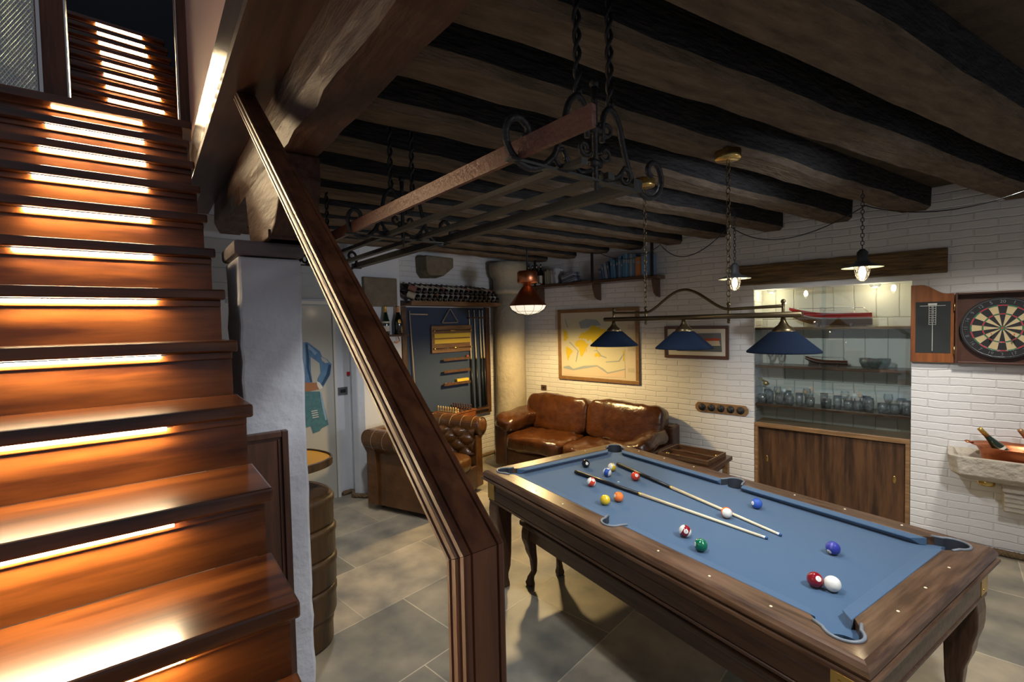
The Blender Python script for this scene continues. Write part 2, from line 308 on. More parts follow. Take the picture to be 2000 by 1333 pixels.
# baseboards: rope cord along right wall, brown cord along the back
def cord(pts, r): 
    mb = MB()
    for s in (0, 2.1, 4.2):
        P = []
        for a, b in zip(pts[:-1], pts[1:]):
            a, b = Vector(a), Vector(b); n = max(2, int((b-a).length/0.012)); d = (b-a).normalized(); u = Vector((0,0,1)); v = d.cross(u)
            for i in range(n):
                p = a.lerp(b, i/n); L = (p-Vector(pts[0])).length; an = L*95+s
                P.append(p + (u*math.cos(an)+v*math.sin(an))*r*0.5)
        mb.tube(P, r*0.62, 5)
    return mb
struct(cord([(-1.2, -4.975, 0.024), (0.2, -4.975, 0.024)], 0.024).obj('baseboard_right', rope, smooth=True))
struct(cord([(4.625, -4.9, 0.024), (4.625, -3.07, 0.024), (4.475, -3.07, 0.024), (4.475, -2.56, 0.024), (4.60, -2.475, 0.024), (4.69, -2.53, 0.024), (4.745, -2.53, 0.024), (4.745, -2.42, 0.024)], 0.024).obj('baseboard_back', rope, smooth=True))

# ================================================================ BEAMS
ordn = ['nearest to the camera', 'second from the camera', 'third from the camera', 'fourth from the camera', 'fifth from the camera', 'sixth from the camera', 'seventh from the camera', 'eighth from the camera', 'ninth from the camera', 'tenth from the camera', 'last one before the back wall']
beams = [((0.66,-0.82),(-0.70,-5.1),.21),((0.994,-0.898),(-0.32,-5.05),.18),((1.328,-0.959),(0.26,-5.05),.17),((1.713,-1.026),(0.76,-5.05),.165),((2.143,-1.093),(1.278,-5.05),.15),
         ((2.56,-1.16),(1.80,-5.05),.16),((2.97,-1.22),(2.25,-5.05),.16),((3.38,-1.28),(2.70,-5.05),.16),((3.77,-1.34),(3.14,-5.05),.16),((4.14,-1.40),(3.61,-5.05),.16),((4.45,-1.45),(4.08,-5.05),.16)]
for i, (a, b, wd_) in enumerate(beams):
    a = Vector((*a, 0)); b = Vector((*b, 0)); d = (b-a).normalized(); a = a + d*((0.572-a.dot(RG))/d.dot(RG)); L = (b-a).length
    n = 26; rings = []; rnd = random.Random(i)
    offs = [rnd.uniform(-1, 1) for _ in range(40)]
    for k in range(n+1):
        x = L*k/n; wv = 0.007*offs[k] + 0.008*math.sin(k*.7+i); wz = 0.006*offs[(k*3+i) % 40]
        # local y: toward the right of travel = back edge at y 0, front edge y = -w (towards camera -x side)
        rings.append([(x, 0.004*offs[(k+7) % 40], 2.625+wz), (x, 0.0, 2.815), (x, -wd_, 2.815), (x, -wd_+wv*.6, 2.65+wz), (x, -wd_+0.025+wv, 2.622+wz)])
    mb = MB(); mb.loft(rings)
    o = mb.obj('ceiling_beam', beamM); o.data.materials.append(darkSideM)
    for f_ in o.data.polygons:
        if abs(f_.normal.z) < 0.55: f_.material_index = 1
    o.location = (a.x, a.y, 0); o.rotation_euler = (0, 0, math.atan2(d.y, d.x))
    tag(o, 'rough dark timber ceiling beam, ' + ordn[i], 'beam', 'ceiling beams')
def girder(b):
    rings = []; rnd = random.Random(3)
    for k in range(40):
        x = -0.7 + 4.5*k/39; j = lambda s: rnd.uniform(-s, s)
        rings.append([(x, -0.414+j(.004), 2.70), (x, -0.410+j(.006), 2.53), (x, -0.430+j(.008), 2.465+j(.006)), (x, -0.555+j(.005), 2.462+j(.004)), (x, -0.567, 2.50), (x, -0.567, 2.80), (x, -0.50, 2.80)])
    b.loft(rings)
g_ = local_st(girder, 'timber_girder', girdM); tag(g_, 'massive brown timber girder running over the white pillar, beside the stairs', 'beam')

# ================================================================ PILLAR with cap and timber corbel
p_ = empty('plastered_pillar', 'white plastered square pillar between the stairs and the wooden barrel cabinet', 'pillar', st(2.37, .43, 0), GY)
rings = []
for k in range(30):
    z = 2.10*k/29; rnd = random.Random(k); j = lambda s=.004: rnd.uniform(-s, s)
    rings.append([(-.17+j(), -.122+j(), z), (-.17+j(), .122+j(), z), (.17, .122+j(), z), (.17, -.122, z)])
MB().loft(rings).obj('shaft', pillarM, p_, bev=0.012)
MB().box(-.185, .18, -.135, .135, 2.105, 2.165).obj('cap', mat('cap_stone', (0.14, 0.11, 0.11), 0.8, bump=.6, bscale=20), p_, bev=0.015)
c_ = empty('timber_corbel', 'grey timber corbel with a curved front on the white pillar, carrying the girder', 'corbel', st(2.37, .49, 2.165), GY)
prof = [(-.46,.295),(-.46,.20),(-.43,.12),(-.36,.05),(-.26,.0),(.16,.0),(.20,.10),(.24,.22),(.26,.295)]
MB().prism([(x, z) for x, z in prof], -.075, .075, TR(rx=R(90))).obj('bracket', girdM, c_, bev=0.008)
MB().box(-.28, .2, -.085, .085, .0, .035).obj('pad', girdM, c_, bev=0.004)

# ================================================================ STAIRS
T0, DT, Z0, DZ, CE = 1.0327, 0.22993, 1.236, 0.1769, 0.234
def make_flight(name, label, loc, rz, steps, width, m):
    r = empty(name, label, 'staircase', loc, rz)
    for k, (t, z) in enumerate(steps):
        MB().box(t, t+DT_+.05, 0, width, z-.036, z).obj('tread', m, r, bev=0.006)
        MB().box(t+.048, t+.066, .012, width-.012, z-DZ, z-.036).obj('riser', m, r)
        MB().box(t+.036, t+.048, .012, width-.012, z-.060, z-.036).obj('moulding', m, r, bev=0.003)
        le = MB().box(t+.018, t+.031, .185, .575, z-.040, z-.036).obj('light_channel', steel, r)
        MB().box(t+.020, t+.030, .198, .562, z-.047, z-.040).obj('led_tube', LEDM, le)
    return r
DT_ = DT
fl = make_flight('staircase', 'polished mahogany staircase with lit strips under every tread, rising on the left', st(0, CE, 0), GY,
                 [(T0+DT*k, Z0+DZ*k) for k in range(-6, 11)], 0.80, stairW)
poly = [(T0-6*DT+.07, 0)] + [(T0+DT*k+.07, Z0+DZ*k-.05) for k in range(-6, 10)] + [(T0+DT*10+.02, Z0+DZ*10-.08), (T0+DT*10+.02, Z0+DZ*10-.35), (T0+1.1, Z0-.55), (T0-2*DT, 0)]
prof = [(T0-6*DT+.07, 0.0)]
for k in range(-6, 10):
    prof += [(T0+DT*k+.066, Z0+DZ*k-.037), (T0+DT*(k+1)+.066, Z0+DZ*k-.037)]
prof += [(T0+DT*10+.02, 2.4), (T0+.9, 0.0)]
MB().prism(prof, -.030, -.014, TR(rx=R(90))).obj('string_board', darkP, fl)
# upper flight
DT_ = 0.195
P0 = Vector((4.734, -1.020, 0)); a5 = R(-5); Gu = Vector((math.cos(a5), math.sin(a5), 0)); Ru = Vector((Gu.y, -Gu.x, 0))
P0 = P0 + Ru*0.198 - Gu*0.024
make_flight('upper_staircase', 'dark upper flight of stairs with lit strips, behind the doorway at the top', P0, a5,
            [(DT_*(k-3), 3.530+DZ*(k-3)) for k in range(0, 12)], 1.0, stairW)
# landing doorway
def frame(b):
    b.box(3.36, 3.43, -.265, -.207, 3.006, 5.4); b.box(3.36, 3.43, .255, .372, 3.006, 5.4)
df = empty('stair_doorway', 'dark mahogany door frame with wired glass sidelight at the top of the lower stairs', 'door frame', (0, 0, 0), GY)
mb = MB(); frame(mb); mb.obj('frame', stairWz, df, bev=0.004)
mb = MB(); mb.box(3.352, 3.360, -.215, -.209, 3.007, 5.3); mb.box(3.352, 3.360, .255, .262, 3.007, 5.3); mb.box(3.352, 3.362, .352, .366, 3.007, 5.3); mb.obj('metal_bead', steel, df)
MB().box(3.385, 3.392, .372, .95, 3.007, 5.3).obj('wired_glass_pane', wireG, df)
mb = MB()
for i in range(-60, 100):
    for sgn in (1, -1):
        y0 = .372; y1 = .85; z0 = 3.0 + i*.026; z1 = z0 + sgn*(y1-y0)*1.75
        a = Vector((3.383, y0, z0)); b = Vector((3.383, y1, z1))
        if min(z0, z1) > 4.6 or max(z0, z1) < 3.0: continue
        # clip
        def cl(a, b, zc, keep_above):
            if (a.z < zc) == (b.z < zc): return (a, b) if ((a.z >= zc) == keep_above) else None
            t = (zc-a.z)/(b.z-a.z); p = a.lerp(b, t)
            return (p, b) if ((b.z >= zc) == keep_above) else (a, p)
        q = cl(a, b, 3.0, True); q = cl(*q, 4.6, False) if q else None
        if q: mb.tube([q[0], q[1]], 0.0014, 4)
mb.obj('wire_mesh', steel, df)

# handrail and newel
hr = empty('handrail', 'mahogany handrail sloping down to a square newel post in the foreground', 'handrail', st(0, .30, 0), GY)
sl = math.atan2(DZ, DT)
tA, zA = 0.493, 1.514; wR = 0.062
tB = tA + (2.668-zA)/math.tan(sl)
RT = 0.042
def railprof():   # (across y: right is negative, depth below the top face n)
    L_ = [(0,0),(0,-.008),(-.003,-.010),(-.003,-.012),(0,-.014),(.0015,-.018),(.0015,-.026),(0,-.030),(-.003,-.032),(-.003,-.034),(0,-.036),(0,-RT)]
    return L_ + [(-wR-y, n) for y, n in L_[::-1]][:-1] + [(-wR,0),(-wR+.003,.0015),(-wR+.009,.0015),(-wR+.010,-.001),(-wR+.012,-.001),(-wR+.013,.0015),(-.013,.0015),(-.012,-.001),(-.010,-.001),(-.009,.0015),(-.003,.0015)]
mb = MB(); pr = railprof(); r0, r1, r2 = [], [], []
half = (math.pi/2 - sl)/2   # mitre
for y, n in pr:
    d = -n
    # newel: front face normal -t, depth goes +t ; mitre line bisects
    r0.append((tA + d, y, 0.0))
    off = d*math.tan((math.pi/2-sl)/2) if False else 0
    zt = zA - d*math.tan((math.pi/2 - sl)/2)
    r1.append((tA + d, y, zt))
    # rail end meets the horizontal soffit
    # point on line through (tA+d, zt) with slope sl
    r2.append((tA + d + (2.668-zt)/math.tan(sl), y, 2.668))
mb.loft([r0, [(a, b, c-.0008) for a, b, c in r1]]); mb.obj('newel_post', stairWz, hr)
MB().loft([r1, r2]).obj('rail', stairWx, hr)

# panelled dark door leaf between stairs and pillar
pn = empty('panelled_gate', 'dark panelled wooden gate standing beside the stairs in front of the pillar', 'gate', st(2.12, .265, 0), GY)
MB().box(0, .012, -.17, 0, 0.02, 1.36).obj('panel', darkP, pn)
mb = MB(); mb.box(-.012, .022, -.19, -.165, 0, 1.38); mb.box(-.012, .022, -.165, 0, 1.355, 1.38); mb.box(-.006, .018, -.158, -.15, 0.05, 1.345); mb.obj('gate_frame', darkP, pn, bev=0.003)

# ================================================================ COLUMN in the corner
cl_ = empty('stone_column', 'round stone column in the corner between the cue board and the sofa', 'column', (4.42, -4.76, 0))
MB().lathe([(.245, 0), (.245, .08), (.215, .12), (.212, .5), (.208, 1.4), (.20, 2.2)], 40).obj('shaft', colM, cl_, smooth=True)
MB().lathe([(.20, 2.2), (.235, 2.22), (.235, 2.26), (.21, 2.28), (.215, 2.40), (.26, 2.47), (.27, 2.55), (.27, 2.622)], 40).obj('capital', colM, cl_, smooth=True)

# ================================================================ POOL TABLE
TY = R(-14.8); TC = Vector((1.089, -2.538, 0)); T_ = Vector((math.cos(TY), math.sin(TY), 0)); U_ = Vector((-math.sin(TY), math.cos(TY), 0))
pt = empty('pool_table', 'walnut pool table with blue cloth and brass corner plates in the middle of the room', 'pool table', TC, TY)
HL, HW, ZR, ZB = 1.133, 0.628, 0.80, 0.765
RW = 0.125; CW = 0.045      # wood rail width, cushion width
def rail(x0, x1, long_, s, m):
    # cross section: outward u from inner wood edge (0) to outer (RW)
    sec = [(0, ZR-.004), (.004, ZR), (RW-.022, ZR), (RW-.010, ZR-.006), (RW, ZR-.020), (RW+.004, ZR-.034), (RW-.004, ZR-.046), (RW+.008, ZR-.050), (RW+.010, ZR-.060), (RW-.014, ZR-.066), (RW-.020, ZR-.075), (0, ZR-.075)]
    mb = MB(); rings = []
    for e, x in ((0, x0), (1, x1)):
        ring = []
        for u, z in sec:
            k = u if e else -u
            if long_: ring.append((x + k, s*(HW-RW+u), z))
            else: ring.append((s*(HL-RW+u), x + k, z))
        rings.append(ring)
    mb.loft(rings); return mb.obj('rail', m, pt)
RL = []
for s in (-1, 1):
    RL += [rail(-(HL-RW), HL-RW, True, s, walnutX), rail(-(HW-RW), HW-RW, False, s, walnutY)]
RL.append(MB().box(-(HL-RW)-.05, HL-RW+.05, -(HW-RW)-.05, HW-RW+.05, ZB-.03, ZB).obj('bed_cloth', felt, pt))
pt_m = Matrix.Translation(TC) @ Matrix.Rotation(TY, 4, 'Z')
CUT = []
POCK = []
for sx in (-1, 0, 1):
    for sy in (-1, 1):
        if sx == 0: cx, cy, ang0, span, rr = 0, sy*(HW-RW+.018), 90*sy, 185, .052
        else: cx, cy, ang0, span, rr = sx*(HL-RW+.012), sy*(HW-RW+.012), math.degrees(math.atan2(sy, sx)), 200, .056
        POCK.append((sx, sy, cx, cy, ang0, span, rr))
        d = Vector((math.cos(R(ang0)), math.sin(R(ang0)))); e = Vector((-d.y, d.x))
        P = [Vector((cx, cy)) + (d*math.cos(R(a)) + e*math.sin(R(a)))*rr for a in range(-90, 91, 10)] + [Vector((cx, cy)) - d*.12 + e*rr*1.3, Vector((cx, cy)) - d*.12 - e*rr*1.3]
        c = MB().prism([(p.x, p.y) for p in P], ZR-.10+.0, ZR+.05).obj('cutter', None); c.matrix_world = pt_m; CUT.append(c)
        c = MB().lathe([(rr*.93, ZB-.06), (rr*.93, ZB+.02)], 28, TR((cx+d.x*.012, cy+d.y*.012, 0))).obj('cutter', None); c.matrix_world = pt_m; CUT.append(c)
bpy.context.view_layer.update()
for o in RL[:4]: cut(o, CUT[0::2])
cut(RL[4], CUT[1::2])
for c in CUT: bpy.data.objects.remove(c)
cu_sec = [(0, ZR-.001), (-CW, ZR-.005), (-CW-.001, ZR-.010), (-CW+.026, ZB+.001), (0, ZB)]
def cushion(x0, x1, long_, s, cut0, cut1):
    mb = MB(); rings = []
    for e, x, cut in ((0, x0, cut0), (1, x1, cut1)):
        ring = []
        for u, z in cu_sec:
            k = (-u*cut) if e == 0 else (u*cut)
            if long_: ring.append((x + k, s*(HW-RW+u), z))
            else: ring.append((s*(HL-RW+u), x + k, z))
        rings.append(ring)
    mb.loft(rings); mb.obj('cushion', felt, pt, bev=0.002)
for s in (-1, 1):
    cushion(-(HL-RW)+.075, -.062, True, s, 1.0, 0.35); cushion(.062, (HL-RW)-.075, True, s, 0.35, 1.0)
    cushion(-(HW-RW)+.075, (HW-RW)-.075, False, s, 1.0, 1.0)
# pockets
for sx, sy, cx, cy, ang0, span, rr in POCK:
    if True:
        ring_i = []; P = []
        n = 22
        for k in range(n+1):
            an = R(ang0 - span/2 + span*k/n); P.append((cx+rr*math.cos(an), cy+rr*math.sin(an)))
        # flare ends toward the cushions
        d0 = Vector((math.cos(R(ang0)), math.sin(R(ang0)))); 
        def ext(p): 
            v = Vector((p[0]-cx, p[1]-cy)); lat = v - d0*v.dot(d0); q = Vector(p) - d0*.035 + lat.normalized()*.016; return (q.x, q.y)
        P = [ext(P[0])] + P + [ext(P[-1])]
        pk = MB(); pk.loft([[(x, y, ZR-.11), (x, y, ZR+.0015)] for x, y in P], closed=False, caps=False)
        po = pk.obj('pocket', pocketM, pt)
        s_ = po.modifiers.new('s', 'SOLIDIFY'); s_.thickness = .006
        t = MB(); t.tube([(x, y, ZR+.003) for x, y in P], .0055, 8); t.obj('pocket_trim', pocketT, po, smooth=True)
        h = MB(); h.lathe([(rr-.002, ZB-.075), (rr-.002, ZB-.070)], 28, TR((cx, cy, 0))); h.obj('pocket_bag', blackM, po)
# apron
def apron(x0, x1, long_, s):
    off = .028
    sec = [(0, ZR-.075), (0, ZR-.12), (.004, ZR-.125), (.004, ZR-.185), (.0, ZR-.19), (.007, ZR-.193), (.007, ZR-.203), (-.02, ZR-.203), (-.02, ZR-.075)]
    mb = MB(); mb.loft([[((x, s*(HW-off+u), z) if long_ else (s*(HL-off+u), x, z)) for u, z in sec] for x in (x0, x1)])
    return mb.obj('apron', walnutD, pt)
for s in (-1, 1): apron(-HL+.04, HL-.04, True, s); apron(-HW+.04, HW-.04, False, s)
def cab_leg(h, wt, bow, m, parent, px_, py_, sx, sy, z0=0.0, foot=0.55, name='leg'):
    rings = []
    K = [(0, .62, .55), (.05, .66, .75), (.12, .50, .55), (.26, .44, -.85), (.42, .54, -.75), (.62, .78, .25), (.80, .95, 1.0), (.90, 1.0, .85), (1, 1.0, .35)]
    for k in range(21):
        f = k/20; z = z0 + h*f
        for (f0, w0, o0), (f1, w1, o1) in zip(K[:-1], K[1:]):
            if f0 <= f <= f1: break
        u = (f-f0)/(f1-f0); u = u*u*(3-2*u); wv = wt*(w0+(w1-w0)*u); off = bow*(o0+(o1-o0)*u)
        x = px_ + sx*off; y = py_ + sy*off; a = wv/2
        rings.append([(x-a, y-a, z), (x+a, y-a, z), (x+a, y+a, z), (x-a, y+a, z)])
    return MB().loft(rings).obj(name, m, parent, bev=0.008)
for sx in (-1, 1):
    for sy in (-1, 1):
        cab_leg(ZR-.203, .120, .012, walnutDz, pt, sx*(HL-.095), sy*(HW-.095), sx, sy, foot=.62)
        px_, py_ = sx*(HL-.026), sy*(HW-.026)
        b = MB(); b.box(min(px_, px_-sx*.085), max(px_, px_-sx*.085), min(py_-.0, py_+sy*.004), max(py_, py_+sy*.004), ZR-.19, ZR-.082)
        b.box(min(px_, px_+sx*.004), max(px_, px_+sx*.004), min(py_, py_-sy*.085), max(py_, py_-sy*.085), ZR-.19, ZR-.082)
        bp = b.obj('brass_corner_plate', brass, pt, bev=.001)
        for uz in (ZR-.105, ZR-.168):
            MB().sphere((px_-sx*.06, py_+sy*.004, uz), .0045, 8, 6).obj('screw', brass, bp, smooth=True); MB().sphere((px_+sx*.004, py_-sy*.06, uz), .0045, 8, 6).obj('screw', brass, bp, smooth=True)
b = 0
for s in (-1, 1):
    for x in (-.82, -.58, -.33, .33, .58, .82):
        MB().sphere((x, s*(HW-.058), ZR+.0005), (.0055, .0055, .0025), 8, 6).obj('rail_sight', mat('pearl', (.85,.75,.5), .2, spec=.8), pt, smooth=True)
    for y in (-.25, 0, .25):
        MB().sphere((s*(HL-.058), y, ZR+.0005), (.0055, .0055, .0025), 8, 6).obj('rail_sight', mat('pearl', (.85,.75,.5), .2, spec=.8), pt, smooth=True)
# chalk dot
# balls
BR = 0.0286; BZ = ZB + BR
COLS = {1:(.75,.50,.02),2:(.03,.09,.42),3:(.65,.05,.02),4:(.03,.04,.30),5:(.80,.18,.03),6:(.0,.13,.06),7:(.22,.005,.012),8:(.008,.008,.01)}
CN = {1:'yellow',2:'blue',3:'red',4:'purple blue',5:'orange',6:'green',7:'maroon',8:'black'}
def ball_mat(n):
    m = bpy.data.materials.new('ball_%d' % n); m.use_nodes = True; nt = m.node_tree; b = nt.nodes['Principled BSDF']; L = nt.links
    b.inputs['Roughness'].default_value = .06; b.inputs['Coat Weight'].default_value = .6
    W = (.82, .80, .72, 1)
    if n == 0: b.inputs['Base Color'].default_value = W; return m
    c = COLS[n if n < 9 else n-8]; tc = nt.nodes.new('ShaderNodeTexCoord'); sp = nt.nodes.new('ShaderNodeSeparateXYZ'); L.new(tc.outputs['Object'], sp.inputs[0])
    g = nt.nodes.new('ShaderNodeMath'); g.operation = 'GREATER_THAN'; g.inputs[1].default_value = BR*.93; L.new(sp.outputs[0], g.inputs[0])
    fac = g.outputs[0]
    if n > 8:
        a = nt.nodes.new('ShaderNodeMath'); a.operation = 'ABSOLUTE'; L.new(sp.outputs[2], a.inputs[0])
        g2 = nt.nodes.new('ShaderNodeMath'); g2.operation = 'GREATER_THAN'; g2.inputs[1].default_value = BR*.52; L.new(a.outputs[0], g2.inputs[0])
        mx = nt.nodes.new('ShaderNodeMath'); mx.operation = 'MAXIMUM'; L.new(g.outputs[0], mx.inputs[0]); L.new(g2.outputs[0], mx.inputs[1]); fac = mx.outputs[0]
    x = nt.nodes.new('ShaderNodeMix'); x.data_type = 'RGBA'; L.new(fac, x.inputs[0]); x.inputs[6].default_value = (*c, 1); x.inputs[7].default_value = W
    L.new(x.outputs[2], b.inputs['Base Color']); return m
balls = [(8,(1144,906),(20,15,0),'black eight ball, farthest left on the blue cloth'),
 (9,(1195,913),(60,50,60),'yellow striped ball touching sight of the blue striped one, near the far cue'),
 (10,(1186,923),(50,75,20),'white and blue striped ball just in front of the yellow striped ball'),
 (3,(1241,931),(20,30,0),'red solid ball beside the black butt of the far cue'),
 (11,(1155,942),(40,40,50),'red striped ball against the black butt of the near cue'),
 (1,(1182,977),(160,0,0),'plain yellow ball left of the orange one'),
 (5,(1208,971),(-60,20,0),'plain orange ball right of the yellow one'),
 (13,(1419,1002),(100,0,75),'white ball with an orange stripe, hiding part of the far cue'),
 (2,(1478,984),(-50,10,0),'plain blue ball alone near the far cushion'),
 (15,(1338,1038),(10,20,60),'maroon striped ball next to the green ball'),
 (6,(1369,1065),(-70,10,0),'plain green ball nearest to the side pocket rail'),
 (4,(1627,1071),(-35,-25,0),'plain purple blue ball above the white cue ball'),
 (7,(1592,1133),(30,35,0),'plain maroon ball touching the white cue ball'),
 (0,(1626,1141),(0,0,0),'plain white cue ball beside the maroon ball')]
inkM = mat('ball_ink', (.01, .01, .01), .2)
for n, (x, y), (az, el, rl), lab in balls:
    p = at(x, y, 'z', BZ); az_view = math.degrees(math.atan2(CAM.y-p.y, CAM.x-p.x))
    mb = MB(); mb.sphere((0, 0, 0), BR, 32, 20)
    o = mb.obj('pool_ball', ball_mat(n), smooth=True); o.location = p
    o.rotation_euler = (Matrix.Rotation(R(az_view+az), 4, 'Z') @ Matrix.Rotation(R(-el), 4, 'Y') @ Matrix.Rotation(R(rl), 4, 'X')).to_euler()
    tag(o, lab, 'pool ball', 'balls on the pool table')
    if n:
        t = MB(); text_bm(t, str(n), .0115, TR((BR, 0, 0)) @ Matrix.Rotation(R(90), 4, 'Y') @ Matrix.Rotation(R(90), 4, 'Z'), wrap=BR*1.004)
        t.obj('number', inkM, o)
ch = MB().box(-.006, .006, -.006, .006, 0, .002).obj('chalk_mark', mat('chalk_white', (.7,.75,.8), .9)); ch.location = at(1208, 942, 'z', ZB+.0005); tag(ch, 'small white spot marker on the blue cloth between the balls', 'table spot')
# cues on table
def cue(name, label, p0, p1, r0=.0145, r1=.0062, butt=.42, group=None, ferr=True):
    p0 = Vector(p0); p1 = Vector(p1); L = (p1-p0).length
    r = empty(name, label, 'cue', p0, group=group); r.rotation_mode = 'QUATERNION'; r.rotation_quaternion = (p1-p0).to_track_quat('X', 'Z')
    rad = lambda f: r0 + (r1-r0)*f
    def seg(a, b, nm, m, k=1.0): MB().tube([(L*a, 0, 0), (L*b, 0, 0)], [rad(a)*k, rad(b)*k], 14).obj(nm, m, r, smooth=True)
    seg(0, .012, 'bumper', blackM, .92); seg(.012, butt, 'butt', black); seg(butt, butt+.012, 'ring', goldF, 1.03)
    seg(butt+.012, .978, 'shaft', mat('cue_maple', (.72,.62,.42), .3, coat=.3)); seg(.978, .993, 'ferrule', white, 1.0); seg(.993, 1.0, 'tip', mat('cue_tip', (.03,.10,.25), .9))
    return r
zc = ZB + .015
cue('pool_cue', 'near pool cue with black butt lying across the blue cloth', at(1124, 922, 'z', zc), at(1499, 1052, 'z', ZB+.008), .0135)
cue('pool_cue', 'far pool cue with black butt, its pale shaft passing behind the orange striped ball', at(1206, 907, 'z', zc), at(1526, 1046, 'z', ZB+.008), .0135)

# ================================================================ BENCH under the table
bn = empty('bench', 'low dark walnut bench with cabriole legs and brass corners under the pool table', 'bench', TC, TY)
BS0, BS1, BW0, BW1, BZT = -1.02, 1.00, -.17, .175, .455
BC = Vector((0, -0.05)); 
a_ = at(1013, 1015, 'z', BZT) - TC; bx1 = a_.dot(T_); by1 = a_.dot(U_)
bx0 = bx1 - 1.95; by0 = by1 - .36
MB().box(bx0, bx1, by0, by1, BZT-.04, BZT).obj('seat', walnutD, bn, bev=.012, segs=3)
mb = MB(); mb.box(bx0+.03, bx1-.03, by1-.05, by1-.025, BZT-.12, BZT-.04); mb.box(bx0+.03, bx1-.03, by0+.025, by0+.05, BZT-.12, BZT-.04)
mb.box(bx0+.03, bx0+.055, by0+.05, by1-.05, BZT-.12, BZT-.04); mb.box(bx1-.055, bx1-.03, by0+.05, by1-.05, BZT-.12, BZT-.04); mb.obj('apron', walnutD, bn, bev=.003)
for x, sx in ((bx0+.06, -1), (bx1-.06, 1)):
    for y, sy in ((by0+.06, -1), (by1-.06, 1)):
        cab_leg(BZT-.04, .078, .013, walnutDz, bn, x, y, sx, sy, foot=.5)
        MB().box(min(x-sx*.02, x+sx*.034), max(x-sx*.02, x+sx*.034), min(y-sy*.02, y+sy*.039), max(y-sy*.02, y+sy*.039), BZT-.118, BZT-.042).obj('brass_corner_plate', brass, bn, bev=.001)

# ================================================================ BILLIARD LAMP
bl = empty('billiard_lamp', 'brass billiard lamp with arch and three navy cone shades over the pool table', 'lamp', TC + T_*(-.035) + Vector((0, 0, 0)), TY)
ZL = 1.815
MB().tube([(-.61, 0, ZL), (.61, 0, ZL)], .0135, 12).obj('bar', brassA, bl, smooth=True)
P = [(-.53, 0, ZL+.04), (-.30, 0, ZL+.035)]
for k in range(0, 25):
    f = k/24; x = -.27 + .54*f; P.append((x*.98, 0, ZL+.035+.115*(0.5-0.5*math.cos(2*math.pi*f))**.85))
P += [(.30, 0, ZL+.035), (.53, 0, ZL+.04)]
MB().tube(P, .0075, 10).obj('arch', brassA, bl, smooth=True)
for x in (-.53, -.265, .265, .53):
    mb = MB(); mb.tube([(x, 0, ZL-.028), (x, 0, ZL+.06)], .007, 8); mb.sphere((x, 0, ZL-.028), .009, 8, 6); mb.sphere((x, 0, ZL+.06), .011, 8, 6)
    mb.obj('finial', brassA, bl, smooth=True)
for x in (-.53, 0, .53):
    sh = MB().lathe([(.048, ZL-.075), (.055, ZL-.078), (.150, ZL-.163), (.150, ZL-.170)], 48, TR((x, 0, 0)), caps=False).obj('shade', navy, bl, smooth=True)
    sm = sh.modifiers.new('s', 'SOLIDIFY'); sm.thickness = .003
    MB().lathe([(.046, ZL-.080), (.052, ZL-.083), (.146, ZL-.166)], 48, TR((x, 0, 0)), caps=False).obj('lining', shadeIn, sh, smooth=True)
    MB().lathe([(.010, ZL-.012), (.012, ZL-.028), (.022, ZL-.045), (.040, ZL-.060), (.050, ZL-.078), (.046, ZL-.082)], 24, TR((x, 0, 0))).obj('holder', brassA, sh, smooth=True)
    MB().sphere((x, 0, ZL-.125), .026, 14, 10).obj('bulb', BULB, sh, smooth=True)
    p = TC + T_*(-.035+x) + Vector((0, 0, ZL-.16))
    lamp('shade_light', 'SPOT', p, 7, (0.86, 0.92, 1.0), .03, rot=(0, 0, 0), spot=125, blend=.6)
def chain(mb, a, b, ll=.030, w=.009, r=.0022, closed_n=10):
    a = Vector(a); b = Vector(b); L = (b-a).length; n = max(1, int(L/(ll*.80))); d = (b-a).normalized()
    q = d.to_track_quat('Z', 'Y').to_matrix().to_4x4()
    for i in range(n):
        c = a.lerp(b, (i+.5)/n); P = []
        for k in range(12):
            an = 2*math.pi*k/12; x = w*math.cos(an); z = ll/2*math.sin(an)
            P.append((x, 0, z) if i % 2 else (0, x, z))
        mb.tube(P, r, 5, Matrix.Translation(c) @ q, closed=True)
    return mb
for x in (-.265, .265):
    cm = MB(); chain(cm, (x, 0, ZL+.07), (x, 0, 2.585), .034, .010, .0024); cm.obj('chain', brassA, bl, smooth=True)
    MB().lathe([(.058, 2.585), (.060, 2.59), (.060, 2.625), (.02, 2.64)], 28, TR((x, 0, 0))).obj('ceiling_rose', brass, bl, smooth=True)

